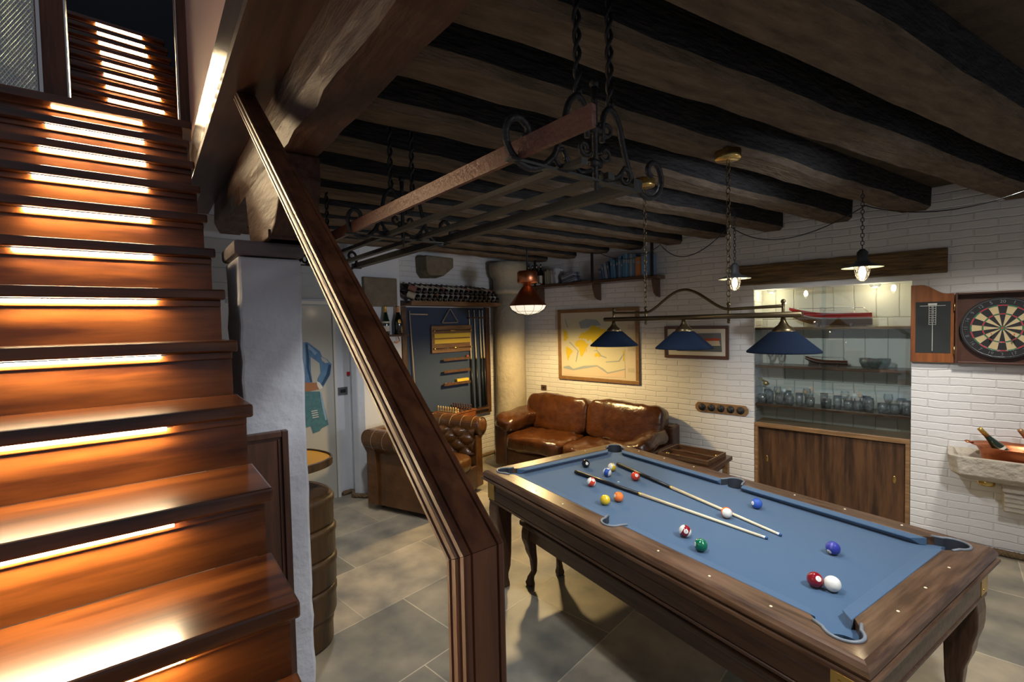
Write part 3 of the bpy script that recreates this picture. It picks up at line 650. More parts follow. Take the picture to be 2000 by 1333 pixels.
# ================================================================ CAGE PENDANTS on the cable
def cage_lamp(p, label):
    r = empty('cage_pendant', label, 'pendant lamp', p, group='caged bulb pendants by the right wall')
    MB().lathe([(.115, .030), (.112, .036), (.05, .056), (.030, .080), (.030, .13), (.012, .15)], 32, caps=False).obj('disc_shade', mat('dark_enamel', (.02,.02,.02), .5), r, smooth=True)
    MB().lathe([(.113, .0295), (.03, .046), (.001, .046)], 32, caps=False).obj('reflector', offwhite, r, smooth=True)
    MB().sphere((0, 0, 0), (.020, .020, .034), 14, 10).obj('bulb', BULB, r, smooth=True)
    MB().sphere((0, 0, -.005), (.038, .038, .056), 20, 14).obj('glass_globe', glassm('globe_glass', (.97,.97,.95), .02, 0.0) if 'gg' not in MC else MC['gg'], r, smooth=True)
    mb = MB()
    for k in range(4):
        an = math.pi*k/4; P = [(.043*math.cos(t)*math.cos(an), .043*math.cos(t)*math.sin(an), .040+.10*math.sin(t)) for t in [math.pi+math.pi*j/12 for j in range(13)]]
        mb.tube(P, .0015, 5)
    mb.tube([(.043*math.cos(2*math.pi*k/20), .043*math.sin(2*math.pi*k/20), -.0) for k in range(20)], .0015, 5, closed=True); mb.obj('cage', iron, r, smooth=True)
    cm = MB(); chain(cm, (0, 0, .15), (0, 0, 2.61-p[2]), .030, .009, .0024); cm.obj('chain', iron, r, smooth=True)
    lamp('pendant_light', 'POINT', Vector(p)+Vector((0, 0, .006)), 36, WARM, .015)
    return r
cage_lamp((1.189, -3.8, 2.075), 'caged pendant lamp by the middle, hanging left of the lintel over the far shelf')
cage_lamp((.407, -3.8, 2.085), 'caged pendant lamp hanging in front of the old timber lintel')
# cable swags
Yc = -3.82
knots = [(2005,372),(1690,402),(1425,442),(1290,478),(1165,492)]
pts = []
mids = [(1845,414),(1560,466),(1385,476),(1225,502)]
mids = [(1830,413),(1530,467),(1345,500),(1228,506)]
for (a, b), m_ in zip(zip(knots[:-1], knots[1:]), mids):
    A = at(*a, 'y', Yc); B_ = at(*b, 'y', Yc); Mm = at(*m_, 'y', Yc)
    C = Mm*2 - (A+B_)/2
    for k in range(14): 
        f = k/14; pts.append(A*(1-f)**2 + C*2*f*(1-f) + B_*f*f)
cb = MB().tube(pts, .0035, 6).obj('cable', black, smooth=True); tag(cb, 'black electric cable sagging between the beams by the right wall', 'cable')

# ================================================================ COPPER PENDANT
cp = empty('copper_pendant', 'big copper dome pendant lamp with wire grille, hanging in front of the stone column', 'pendant lamp', (3.40, -3.962, 0))
zb = 1.995; RC = .205
MB().lathe([(RC, zb), (RC-.003, zb+.012), (.062, zb+.205), (.045, zb+.215)], 40, caps=False).obj('shade', copper, cp, smooth=True)
MB().lathe([(.045, zb+.205), (.048, zb+.25), (.105, zb+.252), (.112, zb+.26), (.112, zb+.365), (.095, zb+.38), (.02, zb+.39)], 32).obj('neck', copper, cp, smooth=True)
gl = MB().lathe([(RC-.006, zb+.002), (RC*.86, zb-.038), (RC*.55, zb-.078), (RC*.25, zb-.094), (.001, zb-.097)], 40).obj('diffuser', FROST, cp, smooth=True)
mb = MB()
for k in range(6):
    an = math.pi*k/6; mb.tube([((RC+.002)*math.cos(t)*math.cos(an), (RC+.002)*math.cos(t)*math.sin(an), zb+.102*math.sin(t)) for t in [math.pi+math.pi*j/18 for j in range(19)]], .0018, 5)
for q in (.45, .78): mb.tube([((RC+.002)*q*math.cos(2*math.pi*k/30), (RC+.002)*q*math.sin(2*math.pi*k/30), zb-.102*math.sqrt(1-q*q)) for k in range(30)], .0018, 5, closed=True)
mb.obj('grille', iron, cp, smooth=True)
MB().tube([(0, 0, zb+.385), (0, 0, 2.80)], .008, 8).obj('rod', iron, cp, smooth=True)
MB().box(-.11, -.104, -.02, .02, zb+.325, zb+.35, TR(rz=R(-5))).obj('maker_plate', steel, cp)
lamp('copper_lamp_light', 'SPOT', (3.40, -3.962, zb-.110), 230, (1.0, .70, .30), .08, rot=(0, 0, 0), spot=168, blend=.5)

# ================================================================ NICHE: lintel, display cabinet
ln = MB(); rings = []
for k in range(20):
    rnd = random.Random(k+50); x = 0.0 + 1.60*k/19; j = lambda s=.006: rnd.uniform(-s, s)
    rings.append([(x, -4.955+j(), 2.13+j(.004)), (x, -4.955+j(), 2.315+j(.004)), (x, -5.02, 2.32), (x, -5.02, 2.125)])
ln.loft(rings); lo = ln.obj('timber_lintel', wood('lintel_wood', (.05,.03,.012), (.17,.10,.035), .7, 'x', 3, bump=.9), bev=.006); tag(lo, 'old rough timber lintel above the glazed wall niche', 'lintel')
dc = empty('display_cabinet', 'built-in niche cabinet with three shelves, glass panes and dark sliding doors below', 'cabinet', (.80, -5.0, 0))
def dbox(nm, x0, x1, y0, y1, z0, z1, m, par=None, bev=.003): return MB().box(x0-.80, x1-.80, y0+5.0, y1+5.0, z0, z1).obj(nm, m, par or dc, bev=bev)
X0, X1 = NX0+.003, NX1-.003
dbox('shelf', X0, X1, -5.295, -5.03, 1.690, 1.712, oakM); dbox('shelf', X0, X1, -5.295, -5.03, 1.322, 1.347, walnutX); dbox('shelf', X0, X1, -5.295, -5.03, .945, .970, walnutX)
bd = dbox('base', X0, X1, -5.295, -5.02, .0, .06, oakZ)
dbox('counter', X0, X1, -5.295, -4.995, .745, .785, oakM)
dbox('carcass_side', X0, X0+.03, -5.295, -4.998, .06, .745, oakM); dbox('carcass_side', X1-.03, X1, -5.295, -4.998, .06, .745, oakM)
for i, (a, b, y, hx) in enumerate(((X0+.03, .83, -5.02, X0+.10), (.81, X1-.03, -5.045, X1-.10))):
    d = dbox('sliding_door', a, b, y-.018, y, .06, .745, oakZ)
    MB().sphere((hx-.80, y+5.0, .43), (.012, .004, .032), 14, 8).obj('finger_pull', brass, d, smooth=True)
dbox('glass_pane', X0, .83, -5.022, -5.016, .787, 2.078, pane, bev=0); dbox('glass_pane', .80, X1, -5.030, -5.024, .787, 2.078, pane, bev=0)
for x in (.46, 1.27):
    pk = empty('puck_light', 'small round lamp under the niche top, %s side' % ('right' if x < 1 else 'left'), 'lamp', (x, -5.15, 2.078), group='niche lamps')
    MB().lathe([(.040, 0), (.042, -.004), (.034, -.022), (.02, -.026)], 24).obj('glass_ring', cupG, pk, smooth=True); MB().lathe([(.020, -.026), (.022, -.030), (.001, -.032)], 20).obj('lens', PUCK, pk, smooth=True)
    lamp('niche_light', 'POINT', (x, -5.15, 2.02), 1.7, (1.0, .85, .55), .025)

# boats
def boat(name, label, loc, L, h, m1, m2, rz=0):
    r = empty(name, label, 'model boat', loc, rz); w = L*.13
    def hull(z0, z1, wf, col, nm, yoff=0):
        rings = []
        for k in range(21):
            f = k/20; x = -L/2 + L*f; ww = w*wf*(.80+.20*min(1, f/.3)) if f < .45 else w*wf*max(.02, 1-((f-.45)/.55)**2.4)
            top = h*.42*max(0, (f-.35)/.65)**2; bot = h*.62*max(0, (f-.55)/.45)**2
            k0 = (z0-.012)/(h*.72-.012); k1 = (z1-.012)/(h*.72-.012)
            za = z0 + bot*(1-k0) + top*k0; zb_ = z1 + bot*(1-k1) + top*k1
            rings.append([(x, -ww*(.45+.5*k0), za), (x, ww*(.45+.5*k0), za), (x, ww, zb_), (x, -ww, zb_)])
        MB().loft(rings).obj(nm, col, r, smooth=False, bev=.001)
    hull(.012, h*.40, .85, m2, 'lower_hull'); hull(h*.40, h*.47, .93, white, 'waterline'); hull(h*.47, h*.72, 1.0, m1, 'upper_hull')
    MB().box(-L*.30, L*.05, -w*.6, w*.6, h*.72, h*.86).obj('cockpit', mat('cream_leather', (.65,.6,.5), .5), r, bev=.004)
    MB().box(L*.08, L*.10, -w*.6, w*.6, h*.80, h*1.1, None).obj('windscreen', cupG, r)
    mb = MB(); mb.tube([(-L*.45, -w*.8, h*.75), (-L*.40, -w*.8, h), (L*.30, -w*.55, h*1.05), (L*.46, 0, h*1.1)], .0018, 5); mb.tube([(-L*.45, w*.8, h*.75), (-L*.40, w*.8, h), (L*.30, w*.55, h*1.05), (L*.46, 0, h*1.1)], .0018, 5)
    mb.obj('railing', steel, r, smooth=True)
    mb = MB(); mb.box(-L*.28, -L*.25, -w*.5, w*.5, -.0, .03); mb.box(L*.12, L*.15, -w*.5, w*.5, -.0, .04); mb.obj('stand', walnutD, r)
    return r
redl = mat('red_lacquer', (.35,.02,.015), .12, coat=.8); brnl = mat('brown_lacquer', (.10,.03,.015), .15, coat=.8)
boat('model_boat', 'red lacquered model motorboat on the top niche shelf', (.80, -5.17, 1.713), .64, .165, redl, mat('bronze_hull', (.16,.09,.04), .3, .4), R(2))
boat('model_boat', 'small brown model boat with dark hull on the middle niche shelf', (.82, -5.16, 1.348), .33, .08, brnl, mat('dark_hull', (.05,.03,.02), .3), R(4))
# glasses
def tumbler(h, r, m, stem=False):
    if stem: prof = [(r*.7, 0), (r*.7, .004), (.005, .008), (.005, h*.45), (r*.7, h*.55), (r, h*.8), (r*.85, h)]
    else: prof = [(r*.75, 0), (r*.85, .004), (r, h*.5), (r*.98, h), (r*.93, h), (r*.93, h*.5), (r*.78, .012), (.001, .012)]
    return MB().lathe(prof, 16, caps=False).obj('drinking_glass', m, smooth=True)
protos = {'t': tumbler(.085, .036, cupG), 'h': tumbler(.12, .032, cupG), 's': tumbler(.15, .036, cupG, True)}
used = set()
def glass(kind, x, y, z, label, group):
    o = protos[kind] if kind not in used else protos[kind].copy()
    if kind in used: COL.objects.link(o)
    used.add(kind); o.location = (x, y, z); tag(o, label, 'glass', group)
gx = [.24,.32,.40,.49,.57,.64,.72,.80,.93,1.02,1.10,1.19,1.27,1.34]
for i, x in enumerate(gx):
    glass('t' if i % 3 else 'h', x, -5.09, .9705, 'clear tumbler, %s from the right in the front row on the lowest niche shelf' % ORD[i], 'tumblers in front on the lowest niche shelf')
for i, x in enumerate([.28,.37,.52,.68,.84,.98,1.14,1.23,1.32]):
    glass('s' if i % 2 else 'h', x, -5.20, .9705, 'clear tall glass, %s from the right in the back row on the lowest niche shelf' % ORD[i], 'glasses at the back of the lowest niche shelf')
for i, x in enumerate((1.20, 1.28)): glass('s', x, -5.15, 1.3475, '%s stemmed glass behind the right navy shade, on the middle niche shelf' % ('right', 'left')[i], 'stemmed glasses on the middle niche shelf')
for i, x in enumerate((.40, .46, .52)):
    bw = MB().lathe([(.024, 0), (.03, .005), (.05, .05), (.052, .085), (.048, .085), (.045, .05), (.025, .01), (.001, .01)], 20, caps=False).obj('glass_bowl', cupGreen, smooth=True)
    bw.location = (x, -5.15+.05*(i % 2), 1.3475); tag(bw, 'green tinted glass bowl on the middle niche shelf, %s' % ('rightmost', 'middle one', 'leftmost')[i], 'bowl', 'green glass bowls')
for i, (x, c, cn) in enumerate(((.60, (.7,.7,.66), 'white'), (.56, (.55,.4,.3), 'rose'), (.98, (.55,.33,.18), 'amber'), (1.16, (.7,.72,.68), 'pale'))):
    s = MB(); s.lathe([(.024, 0), (.008, .01), (.006, .10)], 16); 
    r = empty('bottle_stopper', '%s ball topped decanter on the lowest niche shelf' % cn, 'decanter', (x, -5.145, .9705)); s.obj('body', cupG, r, smooth=True)
    MB().sphere((0, 0, .125), .020, 14, 10).obj('ball_top', mat('ball_' + cn, c, .25), r, smooth=True)
dc2 = empty('brass_corkscrew', 'brass bar corkscrew fixed at the left end of the lowest niche compartment', 'corkscrew', (1.345, -5.12, 1.16))
mb = MB(); mb.tube([(0, 0, .03), (-.06, 0, -.01)], .012, 8); mb.sphere((-.03, 0, 0), .026, 12, 8); mb.obj('body', brass, dc2, smooth=True); MB().tube([(0.0, 0, .03), (.035, 0, .05)], .008, 8).obj('arm', brass, dc2, smooth=True)

# ================================================================ RIGHT WALL: map, picture, rack, outlet
def wall_frame(name, label, cat, x0, x1, z0, z1, fw, fm, inner, y=-4.999, th=.025, mat_w=0, matm=None):
    r = empty(name, label, cat, ((x0+x1)/2, y, z0)); cx = (x0+x1)/2
    mb = MB(); X0_, X1_, Z1_ = x0-cx, x1-cx, z1-z0
    for a in ((X0_, X1_, 0, fw), (X0_, X1_, Z1_-fw, Z1_), (X0_, X0_+fw, fw, Z1_-fw), (X1_-fw, X1_, fw, Z1_-fw)): mb.box(a[0], a[1], 0, th, a[2], a[3])
    mb.obj('frame', fm, r, bev=.004)
    MB().box(X0_+fw, X1_-fw, 0, th*.45, fw, Z1_-fw).obj('sheet', inner, r)
    return r
def px_poly(pts, par, nm, m, y=-4.985, th=.0012, base=None):
    """flat shape on a picture: outline points taken on the wall plane, kept relative to the picture"""
    mb = MB(); q = [at(x, y_, 'y', y) - Vector(par.location) for x, y_ in pts]
    mb.prism([(v.x, v.z) for v in q], 0, th, TR((0, 0, 0), rx=R(90))); o = mb.obj(nm, m, par); o.location = (0, (y-par.location.y)+th, 0); return o
mp_ = wall_frame('world_map', 'framed world map with yellow continents above the sofa', 'framed map', 2.602, 3.762, 1.064, 1.969, .045, mat('map_frame_wood', (.16,.085,.03), .4, col2=(.24,.13,.05), var=.5, vscale=20), mat('map_paper', (.50,.44,.34), .8))
C8 = lambda P: [(1040+x/4.762, 560+y/4.762) for x, y in P]
yl = mat('map_yellow', (.50,.37,.02), .8); gb = mat('map_grey_blue', (.25,.29,.30), .8); bg = mat('map_sea', (.48,.45,.32), .8); pk_ = mat('map_antarctic', (.52,.41,.30), .8)
px_poly(C8([(290,290),(860,290),(862,850),(290,820)]), mp_, 'sea', bg, -4.9866)
px_poly(C8([(430,330),(500,300),(600,310),(640,360),(540,370),(520,385),(450,392)]), mp_, 'arctic', gb, -4.9854)
px_poly(C8([(428,478),(440,455),(452,440),(468,428),(486,432),(494,418),(515,412),(528,398),(540,380),(548,360),(560,366),(572,358),(586,368),(600,376),(620,380),(640,392),(668,398),(700,405),(720,420),(700,436),(676,440),(668,470),(650,462),(640,480),(622,492),(616,515),(606,528),(598,512),(586,500),(576,520),(568,540),(556,520),(548,498),(532,496),(520,508),(508,500),(500,484),(486,490),(474,478),(462,488),(448,480),(436,490)]), mp_, 'asia_and_europe', yl, -4.9853)
px_poly(C8([(398,522),(412,506),(432,498),(456,494),(478,502),(490,510),(498,528),(520,534),(512,556),(496,576),(490,600),(478,618),(468,640),(454,654),(444,640),(440,612),(434,590),(430,566),(408,560),(397,544)]), mp_, 'africa', yl, -4.9841)
px_poly(C8([(500,584),(508,580),(504,608),(497,612)]), mp_, 'madagascar', yl, -4.9841)
px_poly(C8([(288,392),(298,398),(306,412),(318,420),(330,446),(326,462),(336,476),(322,486),(314,502),(302,508),(290,500)]), mp_, 'north_america', yl, -4.9853)
px_poly(C8([(313,562),(326,560),(340,572),(356,580),(374,600),(366,620),(352,632),(346,650),(338,668),(334,694),(326,680),(324,652),(316,628),(310,596)]), mp_, 'south_america', yl, -4.9853)
px_poly(C8([(578,632),(586,622),(598,618),(610,608),(616,618),(624,612),(638,636),(634,652),(620,658),(604,648),(588,656),(578,650)]), mp_, 'australia', yl, -4.9853)
px_poly(C8([(586,566),(600,560),(604,580),(592,584)]), mp_, 'indonesia', yl, -4.9853)
px_poly(C8([(836,600),(850,596),(856,640),(850,700),(842,690),(846,640)]), mp_, 'pacific_strip', yl, -4.9853)
for i, P_ in enumerate(([(340,520),(420,600),(400,700),(408,702),(430,600),(348,514)], [(560,600),(600,590),(640,640),(690,660),(688,668),(636,650),(598,600)], [(300,300),(306,300),(330,380),(322,382)], [(680,700),(800,690),(850,620),(856,626),(806,700),(684,708)])):
    px_poly(C8(P_), mp_, 'current_line', gb, -4.9841)
px_poly(C8([(290,770),(330,740),(380,775),(480,745),(600,740),(660,770),(700,800),(862,770),(862,850),(290,820)]), mp_, 'antarctica', pk_, -4.9853)
px_poly(C8([(290,745),(340,735),(380,765),(480,737),(600,732),(660,765),(700,800),(862,765),(862,775),(700,812),(600,745),(380,780),(290,760)]), mp_, 'antarctic_coast', gb, -4.9841)
for i, (a, b) in enumerate(((355,400),(470,600),(760,800))):
    mb = MB(); mb.box(*sorted((at(1040+880/4.762, 600, 'y', -4.986).x-3.182, at(1040+945/4.762, 600, 'y', -4.986).x-3.182)), 0, .001, at(1230, 560+b/4.762, 'y', -4.986).z-1.064, at(1230, 560+a/4.762, 'y', -4.986).z-1.064)
    t = mb.obj('legend_block', mat('map_legend', (.42,.37,.28), .8), mp_); t.location = (0, .013, 0)
sp = wall_frame('ship_picture', 'small framed picture of a red liner behind the middle navy shade', 'picture', 1.618, 2.296, 1.393, 1.737, .032, mat('picture_frame', (.10,.04,.02), .3, coat=.4), mat('passe_partout', (.66,.62,.50), .8))
px_poly([(1322,652),(1408,651),(1410,688),(1322,686)], sp, 'sky', mat('ship_sky', (.16,.17,.19), .7), -4.9866)
px_poly([(1322,676),(1409,676),(1410,688),(1322,686)], sp, 'water', mat('ship_water', (.10,.11,.10), .7), -4.9853)
px_poly([(1340,666),(1404,664),(1407,676),(1345,676)], sp, 'hull', mat('ship_cream', (.6,.5,.33), .7), -4.9841)
px_poly([(1340,663),(1406,661),(1406,666),(1342,667)], sp, 'red_deck', mat('ship_red', (.45,.08,.03), .7), -4.9830)
ol = MB().box(-.045, .045, 0, .012, -.035, .035).obj('wall_outlet', walnutD, bev=.003); ol.location = (4.03, -4.999, .925); tag(ol, 'small dark wall outlet above the left end of the sofa', 'wall outlet')
MB().box(-.015, .015, .012, .014, -.015, .015).obj('socket_insert', black, ol)
rk = empty('coat_rack', 'oak wall plaque with five round dark knobs left of the niche', 'wall rack', (1.70, -4.999, .885))
MB().prism([(-.235,-.052),(.235,-.052),(.262,-.02),(.262,.02),(.235,.052),(-.235,.052),(-.262,.02),(-.262,-.02)], 0, .016, TR(rx=R(90))).obj('plaque', oakM, rk, bev=.004).location = (0, .016, 0)
for i in range(5):
    x = -.19+.095*i
    kb = MB().lathe([(.036, 0), (.038, .004), (.034, .010), (.012, .012), (.010, .02), (.018, .028), (.012, .034)], 24, TR((x, .016, 0), rx=R(-90))).obj('knob', iron, rk, smooth=True)
# ================================================================ BOOKSHELF on right wall
bs = empty('book_shelf', 'long dark wooden wall shelf on iron brackets below the ceiling, carrying books', 'shelf', (3.2, -5.0, 0))
zs = 2.262
MB().box(2.29-3.2, 4.20-3.2, .0, .20, zs, zs+.035).obj('board', walnutD, bs, bev=.003)
for x in (2.36, 3.12, 4.0):
    bk = MB().prism([(0,0),(.17,0),(.16,-.06),(.12,-.16),(.06,-.19),(0,-.20)], -.012, .012, TR((x-3.2, 0, zs)) @ Matrix(((0,0,1,0),(1,0,0,0),(0,1,0,0),(0,0,0,1)))).obj('bracket', walnutD, bs, bev=.003)
    mb = MB()
    for (cy, cz, rr_, tt) in ((.075, -.075, .045, 1), (.04, -.15, .028, -1)):
        mb.tube([(x-3.2-.04*tt*0, cy+rr_*(1-.14*k/4)*math.cos(k*.55), zs+cz+rr_*(1-.14*k/4)*math.sin(k*.55)) for k in range(14)], .005, 6)
    mb.obj('scroll', iron, bk, smooth=True)
    MB().box(x-3.2-.025, x-3.2+.005, .185, .20, zs+.02, 2.66).obj('hanger_strap', iron, bs)
BT = zs+.0355
def book(x, w, h, d, col, label, lean=0, group='books on the long shelf', y=-4.99, cat='book'):
    r = empty('book', label, cat, (x, y, BT), group=group); T = TR(ry=lean)
    cm = mat('cover_%s' % '_'.join('%.2f' % c for c in col), col, .5)
    c = MB(); c.box(0, w, 0, d, 0, h, T); c.obj('cover', cm, r, bev=.0015)
    MB().box(.003, w-.003, .004, d-.004, .0015, h+.0012, T).obj('pages', offwhite, r)
    MB().box(w*.22, w*.78, d, d+.0008, h*.62, h*.76, T).obj('spine_label', mat('spine_label', (.26,.27,.27), .6), r)
blues = [tuple(v*.62 for v in c) for c in [(.10,.14,.22),(.13,.20,.32),(.30,.34,.38),(.07,.11,.18),(.10,.24,.42),(.12,.30,.45),(.05,.07,.12),(.16,.34,.50),(.10,.16,.26),(.10,.28,.48),(.20,.40,.55),(.08,.22,.40),(.40,.42,.42),(.14,.30,.50)]]
names_b = ['dark slate','steel blue','pale grey','dark navy','bright blue','sky blue','black blue','light blue','slate blue','cobalt','aqua blue','deep blue','silver grey','royal blue']
xs = 3.03
ordw = ['first','second','third','fourth','fifth','sixth','seventh','eighth','ninth','tenth','eleventh','twelfth','thirteenth','fourteenth']
for i, (c, nme) in enumerate(zip(blues, names_b)):
    w_ = random.uniform(.024, .040); h_ = [.14,.19,.20,.21,.25,.22,.24,.25,.21,.27,.27,.26,.26,.25][i]
    ln_ = R(-9) if i < 4 else (R(-4) if i < 6 else 0)
    xs -= w_ + .002 + (.006 if i < 5 else 0)
    book(xs, w_, h_, .15, c, '%s book, %s from the left in the right hand row on the long shelf' % (nme, ordw[i]), -ln_)
xs -= .075; book(xs, .07, .22, .16, (.45,.16,.04), 'thick orange book near the right end of the long shelf')
xs -= .105; book(xs, .10, .24, .17, (.16,.26,.40), 'large blue picture book at the right end of the long shelf')
xs = 3.86
for i, (c, h_, nme) in enumerate((((.30,.27,.18),.17,'olive'),((.38,.33,.22),.19,'beige'),((.22,.22,.20),.18,'grey'),((.50,.48,.42),.20,'cream'),((.30,.33,.38),.22,'slate'),((.55,.55,.55),.20,'white'))):
    w_ = .03; xs -= w_+.004; book(xs, w_, h_, .15, c, '%s book, %s from the left in the left hand row on the long shelf' % (nme, ordw[i]), R(6) if i > 3 else 0)
mg = empty('magazine_stack', 'row of grey magazines between two groups of books on the long shelf', 'magazines', (3.38, -4.99, BT))
for i in range(6): MB().box(.0+.022*i*.0, .19, 0, .15, .024*i, .024*i+.019, TR(ry=R(14), loc=(.0, 0, 0))).obj('magazine', mat('magazine_%d' % (i % 3), ((.10,.11,.14),(.32,.33,.35),(.18,.19,.23))[i % 3], .4), mg)
rb = empty('red_book', 'flat red book lying at the left end of the long shelf', 'book', (3.93, -4.98, BT)); MB().box(-.02, .22, 0, .17, 0, .022).obj('cover', mat('red_cover', (.38,.10,.06), .5), rb, bev=.002); MB().box(-.017, .217, .01, .172, .004, .018).obj('pages', offwhite, rb)

def bottle_parts(par, h=.30, r=.038, glassM=bottleG, foil=goldF, lab=None, champ=False, low=False):
    n = 14 if low else 24
    if champ: pr = [(r*.85, 0), (r, .01), (r*1.02, h*.40), (r*.95, h*.50), (r*.62, h*.66), (r*.42, h*.80), (r*.38, h*.93)]
    else: pr = [(r*.95, 0), (r, .005), (r, h*.60), (r*.85, h*.67), (r*.42, h*.76), (r*.36, h*.95)]
    b = MB().lathe(pr, n).obj('glass_body', glassM, par, smooth=True)
    MB().lathe([(r*.46, h*.74), (r*.42, h*.95), (r*.45, h*.96), (r*.40, h)] if champ else [(r*.40, h*.84), (r*.38, h)], n).obj('foil', foil, par, smooth=True)
    if lab: MB().lathe([(r*1.015, h*.12), (r*1.015, h*.46)], n, caps=False).obj('label', lab, par, smooth=True)
for i, x in enumerate((4.16, 4.09, 4.02, 3.95)):
    r = empty('wine_bottle', 'dark standing bottle at the left end of the long shelf, %s' % ('leftmost','second','third','rightmost of the four')[i], 'bottle', (x, -4.88, BT), group='bottles standing on the long shelf')
    bottle_parts(r, .28, .032, bottleB, steel, labelP[3])

# ================================================================ DARTBOARD CABINET
dz0, dz1 = 1.428, 1.963
dcab = empty('dartboard_cabinet', 'open wooden dartboard cabinet on the right wall, its left door with a chalk scoreboard', 'dart cabinet', (-.35, -4.999, dz0))
mb = MB(); D = .07
xR = -.56; xL = -.045
mb.box(xR+.35, xL+.35, 0, .012, 0, dz1-dz0); mb.box(xL+.35-.014, xL+.35, .012, D, 0, dz1-dz0); mb.box(xR+.35, xR+.364, .012, D, 0, dz1-dz0); mb.box(xR+.364, xL+.336, .012, D, 0, .014); mb.box(xR+.364, xL+.336, .012, D, dz1-dz0-.014, dz1-dz0)
mb.obj('case', mat('case_wood', (.045,.018,.011), .4, col2=(.085,.034,.020), var=.5, vscale=12), dcab, bev=.002)
# left leaf open flat
x0, x1 = .215, -.040
top = [(x1, .535), (x1-.0, .56)]
outl = [(x0+.0, 0), (x0, .61)] + [(x0+(x1-x0)*f, .61 - .075*(0.5-0.5*math.cos(math.pi*min(1, max(0, (f-.25)/.6))))) for f in [k/12 for k in range(1, 12)]] + [(x1, .535), (x1, 0)]
lf = MB().prism([(x+.35, z) for x, z in outl], 0, .022, TR((0, .045, 0), rx=R(90))).obj('left_door', cherry, dcab, bev=.003)
MB().box(-.020+.35+.0, .185+.35, .0, .003, .075, .475, TR((0, .045, 0))).obj('chalkboard', mat('chalkboard', (.018,.022,.022), .8), lf)
mb = MB(); chm = mat('chalk_print', (.55,.55,.52), .8)
cxx = .085+.35; yy = .0485
mb.box(cxx-.075, cxx+.075, yy, yy+.0006, .442, .445)
for k in range(9): mb.box(cxx-.020, cxx+.020, yy, yy+.0006, .442-.018*k-.002, .442-.018*k)
mb.box(cxx-.021, cxx-.019, yy, yy+.0006, .295, .45); mb.box(cxx+.019, cxx+.021, yy, yy+.0006, .295, .45); mb.box(cxx-.0015, cxx+.0015, yy, yy+.0006, .09, .295)
mb.box(cxx-.026, cxx+.026, yy, yy+.0006, .449, .462)
for k, s_ in enumerate(('20','19','18','17','16','15','14','B')): 
    text_bm(mb, s_, .014, TR((cxx, yy+.001, .432-.018*k)) @ Matrix.Rotation(R(90), 4, 'X') @ Matrix.Rotation(R(180), 4, 'Y'), .0002)
mb.obj('score_marks', chm, lf)
for z in (.10, .43): MB().tube([(xL+.35+.004, .060, z-.03), (xL+.35+.004, .060, z+.03)], .005, 8).obj('hinge', brass, dcab, smooth=True)
rf = MB().box(xR+.35-.26, xR+.35-.004, .045, .067, 0, .56).obj('right_door', cherry, dcab, bev=.003)
# dartboard
dbc = at(1958, 641, 'y', -4.95)
db = empty('dartboard', 'round bristle dartboard with wire numbers inside the open cabinet', 'dartboard', (dbc.x, -4.985, dbc.z))
RB = .225
def disc(rad, y0, y1, m, nm, par, n=60): return MB().lathe([(rad, y0), (rad, y1)], n, TR(rx=R(-90))).obj(nm, m, par)
disc(RB, 0, .030, blackM, 'board', db)
creamD = mat('dart_cream', (.45,.36,.20), .9); redD = mat('dart_red', (.42,.02,.03), .9); grnD = mat('dart_green', (.02,.13,.05), .9)
def sector(mb, r0, r1, a0, a1, y=.0305, th=.0004):
    n = 4; P = [(r1*math.cos(a0+(a1-a0)*k/n), r1*math.sin(a0+(a1-a0)*k/n)) for k in range(n+1)] + [(r0*math.cos(a1+(a0-a1)*k/n), r0*math.sin(a1+(a0-a1)*k/n)) for k in range(n+1)]
    mb.add([(-x, y+th, z) for x, z in P] , [tuple(range(len(P)))])
mc_, mr_, mg_ = MB(), MB(), MB()
for k in range(20):
    c = math.pi/2 - k*math.pi/10; a0, a1 = c-math.pi/20, c+math.pi/20
    if k % 2: sector(mc_, .016, .099, a0, a1); sector(mc_, .107, .162, a0, a1)
    for r0_, r1_ in ((.099, .107), (.162, .170)): sector(mg_ if k % 2 else mr_, r0_, r1_, a0, a1, .031)
for k in range(4): sector(mg_, .007, .016, k*math.pi/2, (k+1)*math.pi/2, .031); sector(mr_, .0005, .007, k*math.pi/2, (k+1)*math.pi/2, .031)
mc_.obj('cream_pattern', creamD, db); mr_.obj('red_pattern', redD, db); mg_.obj('green_pattern', grnD, db)
mb = MB()
for rr_ in (.016, .099, .107, .162, .170, .213): mb.tube([(rr_*math.cos(2*math.pi*k/48), .0325, rr_*math.sin(2*math.pi*k/48)) for k in range(48)], .0008 if rr_ < .2 else .0013, 4, closed=True)
for k in range(20):
    a = math.pi/2 - math.pi/20 - k*math.pi/10; mb.tube([(.016*math.cos(a), .0325, .016*math.sin(a)), (.175*math.cos(a), .0325, .175*math.sin(a))], .0007, 4)
mb.obj('wires', steel, db)
mb = MB()
for k, n in enumerate((20,1,18,4,13,6,10,15,2,17,3,19,7,16,8,11,14,9,12,5)):
    a = math.pi/2 - k*math.pi/10
    text_bm(mb, str(n), .032, TR((-.193*math.cos(a), .033, .193*math.sin(a))) @ Matrix.Rotation(R(90), 4, 'X') @ Matrix.Rotation(R(180), 4, 'Y') @ Matrix.Rotation(a-math.pi/2 if n not in (3,19,17,2,7,15,16,10) else a+math.pi/2, 4, 'Z'), .0004)
mb.obj('number_ring', steel, db)
mb = MB()
for dx, dz_ in ((.055,-.05),(-.05,-.06),(-.06,-.052)): mb.tube([(dx, .031, dz_), (dx+.005, .10, dz_+.01)], [.001, .004], 6)
mb.obj('dart_hole_marks', mat('dart_red2', (.4,.05,.03), .6), db)

